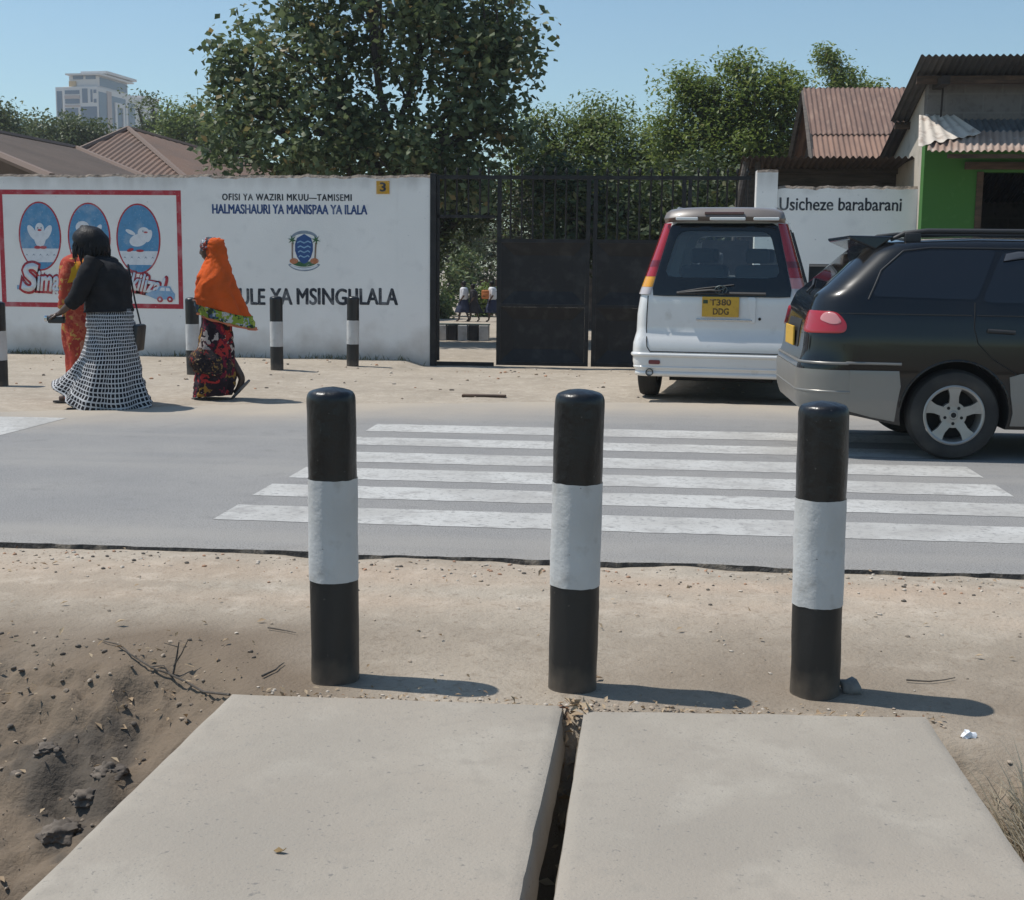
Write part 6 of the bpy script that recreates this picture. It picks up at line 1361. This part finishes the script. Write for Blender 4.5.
# hair: a full bob with strands
mb = MB(); V = []; nu_, nv_ = 40, 26; hc_ = Vector((X1(207), .02, Z1(104)))
for j in range(nv_ + 1):
    ph = math.pi * j / nv_
    for i in range(nu_):
        th = 2 * math.pi * i / nu_; d = Vector((math.sin(ph) * math.cos(th), math.sin(ph) * math.sin(th), math.cos(ph)))
        low = max(0, -d.z); rx = .162 + .012 * low; p = Vector((d.x * rx, d.y * .145, d.z * .152)); 
        p.x += .030 * low * (1 if d.x > 0 else .3) - .02 * max(0, d.z); p *= 1 + .05 * noise.noise(d * 2.2) + .025 * math.sin(th * 19 + 3 * d.z) * (1 - abs(d.z)) 
        p.x *= 1 - .16 * sstep(-.3, -.8, d.x) * sstep(.3, -.2, d.z)
        V.append(hc_ + p)
mb.add(V, [(j * nu_ + i, j * nu_ + (i + 1) % nu_, (j + 1) * nu_ + (i + 1) % nu_, (j + 1) * nu_ + i) for j in range(nv_) for i in range(nu_)])
for q in range(46):
    a = rnd.uniform(-2.4, 2.4); b = hc_ + Vector((.13 * math.cos(a), .12 * math.sin(a), rnd.uniform(-.02, .05))); mb.tube([b, b + Vector((.03 * math.cos(a), .025 * math.sin(a), -.07)), b + Vector((.022 * math.cos(a) + rnd.uniform(-.02, .02), .02 * math.sin(a), -.15 - rnd.uniform(0, .03)))], [.012, .014, .003], 5)
mb.build('hair', m_hair, p1, smooth=60)
sandal(p1, J['anL'], J['toeL'], m_dsole); sandal(p1, J['anR'], J['toeR'], m_dsole)
o1 = Vector(p1.location)
bag = thing('handbag', 'black leather handbag hanging behind the woman in the checked skirt', 'handbag', o1 + Vector((X1(396), .10, Z1(528))))
mb = MB(); mb.box(-.035, .035, -.11, .11, -.12, .12, bev=.02, rot=Matrix.Rotation(R_(7), 4, 'Y')); mb.build('bag_body', m_bagm, bag, smooth=40)
mb = MB(); mb.tube([(-.01, -.09, .11), (-.04, -.06, .3), (X1(345) - X1(396), .08, Z1(200) - Z1(528)), (-.05, .09, .32), (-.01, .10, .12)], .008, 6); mb.build('strap', m_bagm, bag)
ph_ = thing('purse', 'small dark purse with silver clasp held by the woman in black blouse', 'purse', o1 + Vector((X1(72), -.15, Z1(446))))
mb = MB(); mb.box(-.07, .075, -.03, .03, -.032, .026, bev=.012); mb.build('purse_body', m_bagm, ph_, smooth=40); mb = MB(); mb.box(-.105, -.072, -.028, .028, -.015, .035, bev=.012); mb.build('clasp', m_chrome, ph_, smooth=40)

# ---------------------------------------------------------------- woman in the orange-red dress, beyond her
g2 = G(87, 401); p2 = thing('person', 'woman in orange red printed dress with yellow scarf walking behind the woman in black', 'person', (g2.x, g2.y, gz(g2.x, g2.y)))
s2 = g2.y / F
X2 = lambda px: (px - 84) * s2
Z2 = lambda py: (401.5 - py) * s2
J2 = dict(pelvis=(X2(84), 0, .92), chest=(X2(84), 0, 1.2), neck=(X2(88), 0, 1.34), head=(X2(91), 0, Z2(243)), shL=(X2(86), -.12, 1.28), elL=(X2(84), -.15, 1.03), wrL=(X2(74), -.13, .86), hdL=(-.5, .1, -.8), pnL=(-1, 0, 0), shR=(X2(86), .16, 1.30), elR=(X2(90), .22, 1.03), wrR=(X2(80), .22, .80), hdR=(-.2, 0, -1), pnR=(-1, 0, 0),
          hipL=(X2(84), -.09, .87), knL=(X2(76), -.09, .49), anL=(X2(72), -.09, .10), toeL=(X2(58), -.09, .03), hipR=(X2(84), .09, .87), knR=(X2(88), .09, .49), anR=(X2(104), .09, .12), toeR=(X2(92), .09, .03))
person_body(p2, J2, m_skin, (-1, .1, -.1))
cloth('dress', [(X2(74), Z2(249), X2(92), Z2(249), .06, 0, 0, 5), (X2(64), Z2(256), X2(104), Z2(256), .17, 0, .01, 5), (X2(62), Z2(275), X2(106), Z2(275), .20, 0, .02, 6), (X2(63), Z2(300), X2(107), Z2(300), .19, 0, .03, 6), (X2(63), Z2(330), X2(110), Z2(330), .21, 0, .03, 7), (X2(66), Z2(352), X2(110), Z2(352), .21, 0, .04, 7), (X2(66), Z2(380), X2(112), Z2(380), .22, 0, .05, 7), (X2(64), Z2(397), X2(114), Z2(397), .23, 0, .06, 7)], m_redprint, p2, n=60, uvs=(1.6, 1.6), capt=True, sup=.9)
sleeve('sleeve', [(X2(80), -.13, 1.29), (X2(76), -.17, 1.15), (X2(75), -.18, 1.0), (X2(72), -.16, .88)], [.08, .075, .07, .065], m_redprint, p2)
cloth('headscarf', [(X2(86), Z2(231), X2(97), Z2(231), .035, 0, 0, 5), (X2(82), Z2(235), X2(102), Z2(235), .09, 0, .01, 5), (X2(81), Z2(243), X2(103), Z2(243), .105, .0, .02, 5), (X2(76), Z2(252), X2(102), Z2(250), .12, 0, .03, 5), (X2(70), Z2(264), X2(98), Z2(258), .17, -.03, .05, 5), (X2(68), Z2(280), X2(90), Z2(276), .205, -.03, .06, 5)], m_yscarf, p2, n=50, capt=True)
sandal(p2, J2['anL'], J2['toeL'], m_dsole); sandal(p2, J2['anR'], J2['toeR'], m_dsole)

# ---------------------------------------------------------------- woman in the orange shawl
g3 = G(214, 398.5); p3 = thing('person', 'woman in bright orange shawl and dark printed long skirt walking left', 'person', (g3.x, g3.y + .08, gz(g3.x, g3.y)))
k3 = (g3.y + .08) / F / 4.864
X3 = lambda c: (c - 165) * k3
Z3 = lambda c: (848 - c) * k3
J3 = dict(pelvis=(X3(170), 0, .88), chest=(X3(165), 0, 1.16), neck=(X3(158), 0, 1.32), head=(X3(146), 0, Z3(112)), shL=(X3(165), -.12, 1.24), elL=(X3(165), -.15, 1.02), wrL=(X3(112), -.08, .93), hdL=(-.5, .6, .4), pnL=(0, 0, 1), shR=(X3(165), .15, 1.26), elR=(X3(165), .15, 1.0), wrR=(X3(112), .07, .93), hdR=(-.5, -.6, .4), pnR=(0, 0, 1),
          hipL=(X3(170), -.08, .84), knL=(X3(135), -.08, .47), anL=(X3(105), -.08, .085), toeL=(X3(78), -.08, .03), hipR=(X3(175), .08, .84), knR=(X3(200), .08, .46), anR=(X3(288), .08, .20), toeR=(X3(240), .08, .05))
person_body(p3, J3, m_skin, (-1, -.12, -.05))
cloth('skirt', [(X3(112), Z3(390), X3(230), Z3(400), .14, 0, 0, 6), (X3(98), Z3(480), X3(244), Z3(480), .165, 0, .02, 6), (X3(84), Z3(570), X3(250), Z3(570), .185, 0, .035, 6), (X3(74), Z3(660), X3(252), Z3(660), .20, 0, .045, 6), (X3(64), Z3(740), X3(256), Z3(735), .21, 0, .055, 6), (X3(58), Z3(800), X3(250), Z3(780), .215, 0, .07, 6), (X3(56), Z3(832), X3(236), Z3(822), .215, 0, .075, 6)], m_kanga, p3, n=90, sub_=8, uvs=(1.3, 1.25), seedf=.6)
cloth('blouse', [(X3(125), Z3(172), X3(200), Z3(172), .09, 0, 0, 4), (X3(108), Z3(215), X3(222), Z3(215), .16, 0, .01, 4), (X3(100), Z3(300), X3(232), Z3(300), .17, 0, .01, 4), (X3(104), Z3(420), X3(234), Z3(430), .16, 0, .02, 4)], m_kanga, p3, n=48, uvs=(1.3, 1.3), capt=True)
# under scarf at the brow
cloth('under_scarf', [(X3(135), Z3(46), X3(165), Z3(46), .04, 0, 0, 4), (X3(112), Z3(62), X3(178), Z3(60), .082, 0, .01, 4), (X3(103), Z3(90), X3(182), Z3(84), .095, 0, .01, 4), (X3(112), Z3(112), X3(184), Z3(100), .092, 0, .01, 4)], m_scarf, p3, n=44, uvs=(1.2, 1.6), capt=True)
# shawl over head and shoulders; its border is a band of its own
sh_r = [(X3(152), Z3(50), X3(188), Z3(50), .035, 0, 0, 5), (X3(137), Z3(62), X3(208), Z3(60), .088, 0, .01, 5), (X3(132), Z3(95), X3(219), Z3(88), .112, 0, .015, 5), (X3(134), Z3(140), X3(226), Z3(125), .118, 0, .02, 5), (X3(116), Z3(185), X3(233), Z3(165), .145, 0, .03, 5), (X3(93), Z3(238), X3(246), Z3(215), .20, 0, .05, 5), (X3(80), Z3(295), X3(268), Z3(280), .225, 0, .06, 6), (X3(75), Z3(345), X3(298), Z3(350), .225, 0, .07, 6), (X3(78), Z3(362), X3(334), Z3(432), .21, 0, .08, 6)]
sh_o = cloth('shawl', sh_r, m_orange, p3, n=70, sub_=7, capt=True, seedf=.3)
cloth('shawl_border', [(X3(78), Z3(361), X3(334), Z3(431), .211, 0, .08, 6), (X3(84), Z3(388), X3(345), Z3(458), .205, 0, .085, 6), (X3(92), Z3(415), X3(352), Z3(488), .20, 0, .09, 6)], m_trimk, sh_o, n=70, uvs=(3.0, 4), seedf=.3)
cloth('shawl_hem', [(X3(92), Z3(415), X3(352), Z3(488), .20, 0, .09, 6), (X3(95), Z3(425), X3(364), Z3(500), .198, 0, .095, 6)], M('pink_orange_hem', (.62, .19, .09), .85), sh_o, n=70, seedf=.3)
# dark floral bundle cloth tied at the hip
wrp = cloth('hip_wrap', [(X3(98), Z3(585), X3(200), Z3(600), .20, -.015, .02, 5), (X3(52), Z3(622), X3(244), Z3(640), .225, -.015, .05, 5), (X3(46), Z3(655), X3(252), Z3(665), .23, -.015, .05, 5), (X3(64), Z3(705), X3(250), Z3(725), .225, -.015, .04, 5)], m_flower, p3, n=60, uvs=(1.4, 1.6), seedf=1.0)
sandal(p3, J3['anL'], J3['toeL'], m_sole); sandal(p3, J3['anR'], J3['toeR'], m_sole, (X3(300), .08, .17))
# ---------------------------------------------------------------- school children beyond the wicket
m_shirt = M('white_school_shirt', (.62, .63, .66), .85, bump=[(16, .3, .02)]); m_navy = M('navy_skirt', (.018, .026, .06), .9); m_dk = M('dark_uniform', (.022, .02, .024), .9); m_orbag = M('orange_school_bag', (.50, .17, .05), .8)
def pupil(label, px, foot, H, top, skirt, head_dir, lean=0.0, bagc=False):
    d = 38.9; y = d; g = Yp(px, foot, y); o = thing('person', label, 'person', (g.x, y, gz(g.x, y)), group='pupils in the school yard'); k = H / 1.6
    P = lambda x, yy, z: (x * k + lean * z * k, yy * k, z * k)
    J = dict(pelvis=P(0, 0, .9), chest=P(-.02, 0, 1.2), neck=P(-.04, 0, 1.36), head=P(-.05, 0, 1.48), shL=P(0, -.15, 1.29), elL=P(.02, -.19, 1.02), wrL=P(-.1, -.16, .86), hdL=(-.6, 0, -.7), pnL=(-1, 0, .3), shR=P(0, .15, 1.29), elR=P(.03, .19, 1.02), wrR=P(-.06, .18, .84), hdR=(-.4, 0, -.8), pnR=(-1, 0, .2),
             hipL=P(0, -.08, .85), knL=P(-.10, -.08, .47), anL=P(-.14, -.08, .085), toeL=P(-.26, -.08, .03), hipR=P(0, .08, .85), knR=P(.10, .08, .46), anR=P(.24, .08, .11), toeR=P(.14, .08, .03))
    person_body(o, J, m_skin, head_dir, scale=k, finger=True)
    c = lambda xl, zl, xr, zr, dp, am=0.02, n=6: (xl * k + lean * zl * k, zl * k, xr * k + lean * zr * k, zr * k, dp * k, 0, am, n)
    cloth('shirt', [c(-.08, 1.37, .05, 1.37, .06, 0), c(-.15, 1.31, .13, 1.31, .17), c(-.16, 1.1, .16, 1.1, .18), c(-.15, .88, .17, .88, .17)], top, o, n=32, sub_=4, capt=True)
    for s in (-1, 1): sleeve('sleeve', [P(.0, s * .13, 1.31), P(.01, s * .18, 1.16), P(.02, s * .19, 1.05)], [.075 * k, .07 * k, .065 * k], top, o, 10)
    cloth('skirt', [c(-.15, .92, .17, .92, .16), c(-.19, .75, .21, .75, .2, .03), c(-.27, .5, .33, .5, .27, .06), c(-.30, .36, .40, .38, .29, .08)], skirt, o, n=48, sub_=5)
    hb = MB(); hb.bm(stone_bm(.108 * k, 1.1, (1, .85, 1.05), 2, .05)); h = hb.build('hair', m_hair, o, smooth=60); h.location = P(-.03, 0, 1.515)
    for s in 'LR': sandal(o, J['an' + s], J['toe' + s], m_dsole)
    return o, k
pupil('school girl in white shirt and navy skirt walking in the yard', 462.5, 322.5, 1.18, m_shirt, m_navy, (-1, .1, -.1), .05)
pupil('small school child in all dark uniform beside the white shirted girl', 473.5, 322, 1.10, m_dk, m_dk, (-1, -.3, 0), 0)
o, k = pupil('school child in white shirt half hidden by the closed gate leaf', 492.5, 322.5, 1.2, m_shirt, m_navy, (-1, .2, 0), 0)
bg_ = thing('school_bag', 'orange school bag held by the child half hidden by the gate', 'bag', Vector(o.location) + Vector((-.20, -.16, .80)))
mb = MB(); mb.box(-.11, .11, -.06, .06, -.12, .14, bev=.03); mb.build('bag_body', m_orbag, bg_, smooth=40); mb = MB(); mb.box(-.08, .08, -.085, -.055, -.09, .04, bev=.012); mb.build('pocket', m_orbag, bg_, smooth=40)

# ================================================================== HAZE: the dusty coastal air between here and the far tower
m_haze = bpy.data.materials.new('haze'); m_haze.use_nodes = True; t_ = m_haze.node_tree; t_.nodes.clear()
ho = t_.nodes.new('ShaderNodeOutputMaterial'); pv = t_.nodes.new('ShaderNodeVolumePrincipled')
pv.inputs['Color'].default_value = (.90, .95, 1, 1); pv.inputs['Density'].default_value = .0006; pv.inputs['Anisotropy'].default_value = .2
link(t_, pv.outputs[0], ho.inputs['Volume'])
mb = MB(); mb.box(-420, 420, -50, 420, -2.2, 70); hz = mb.build('haze', m_haze); tag(hz, kind='stuff')
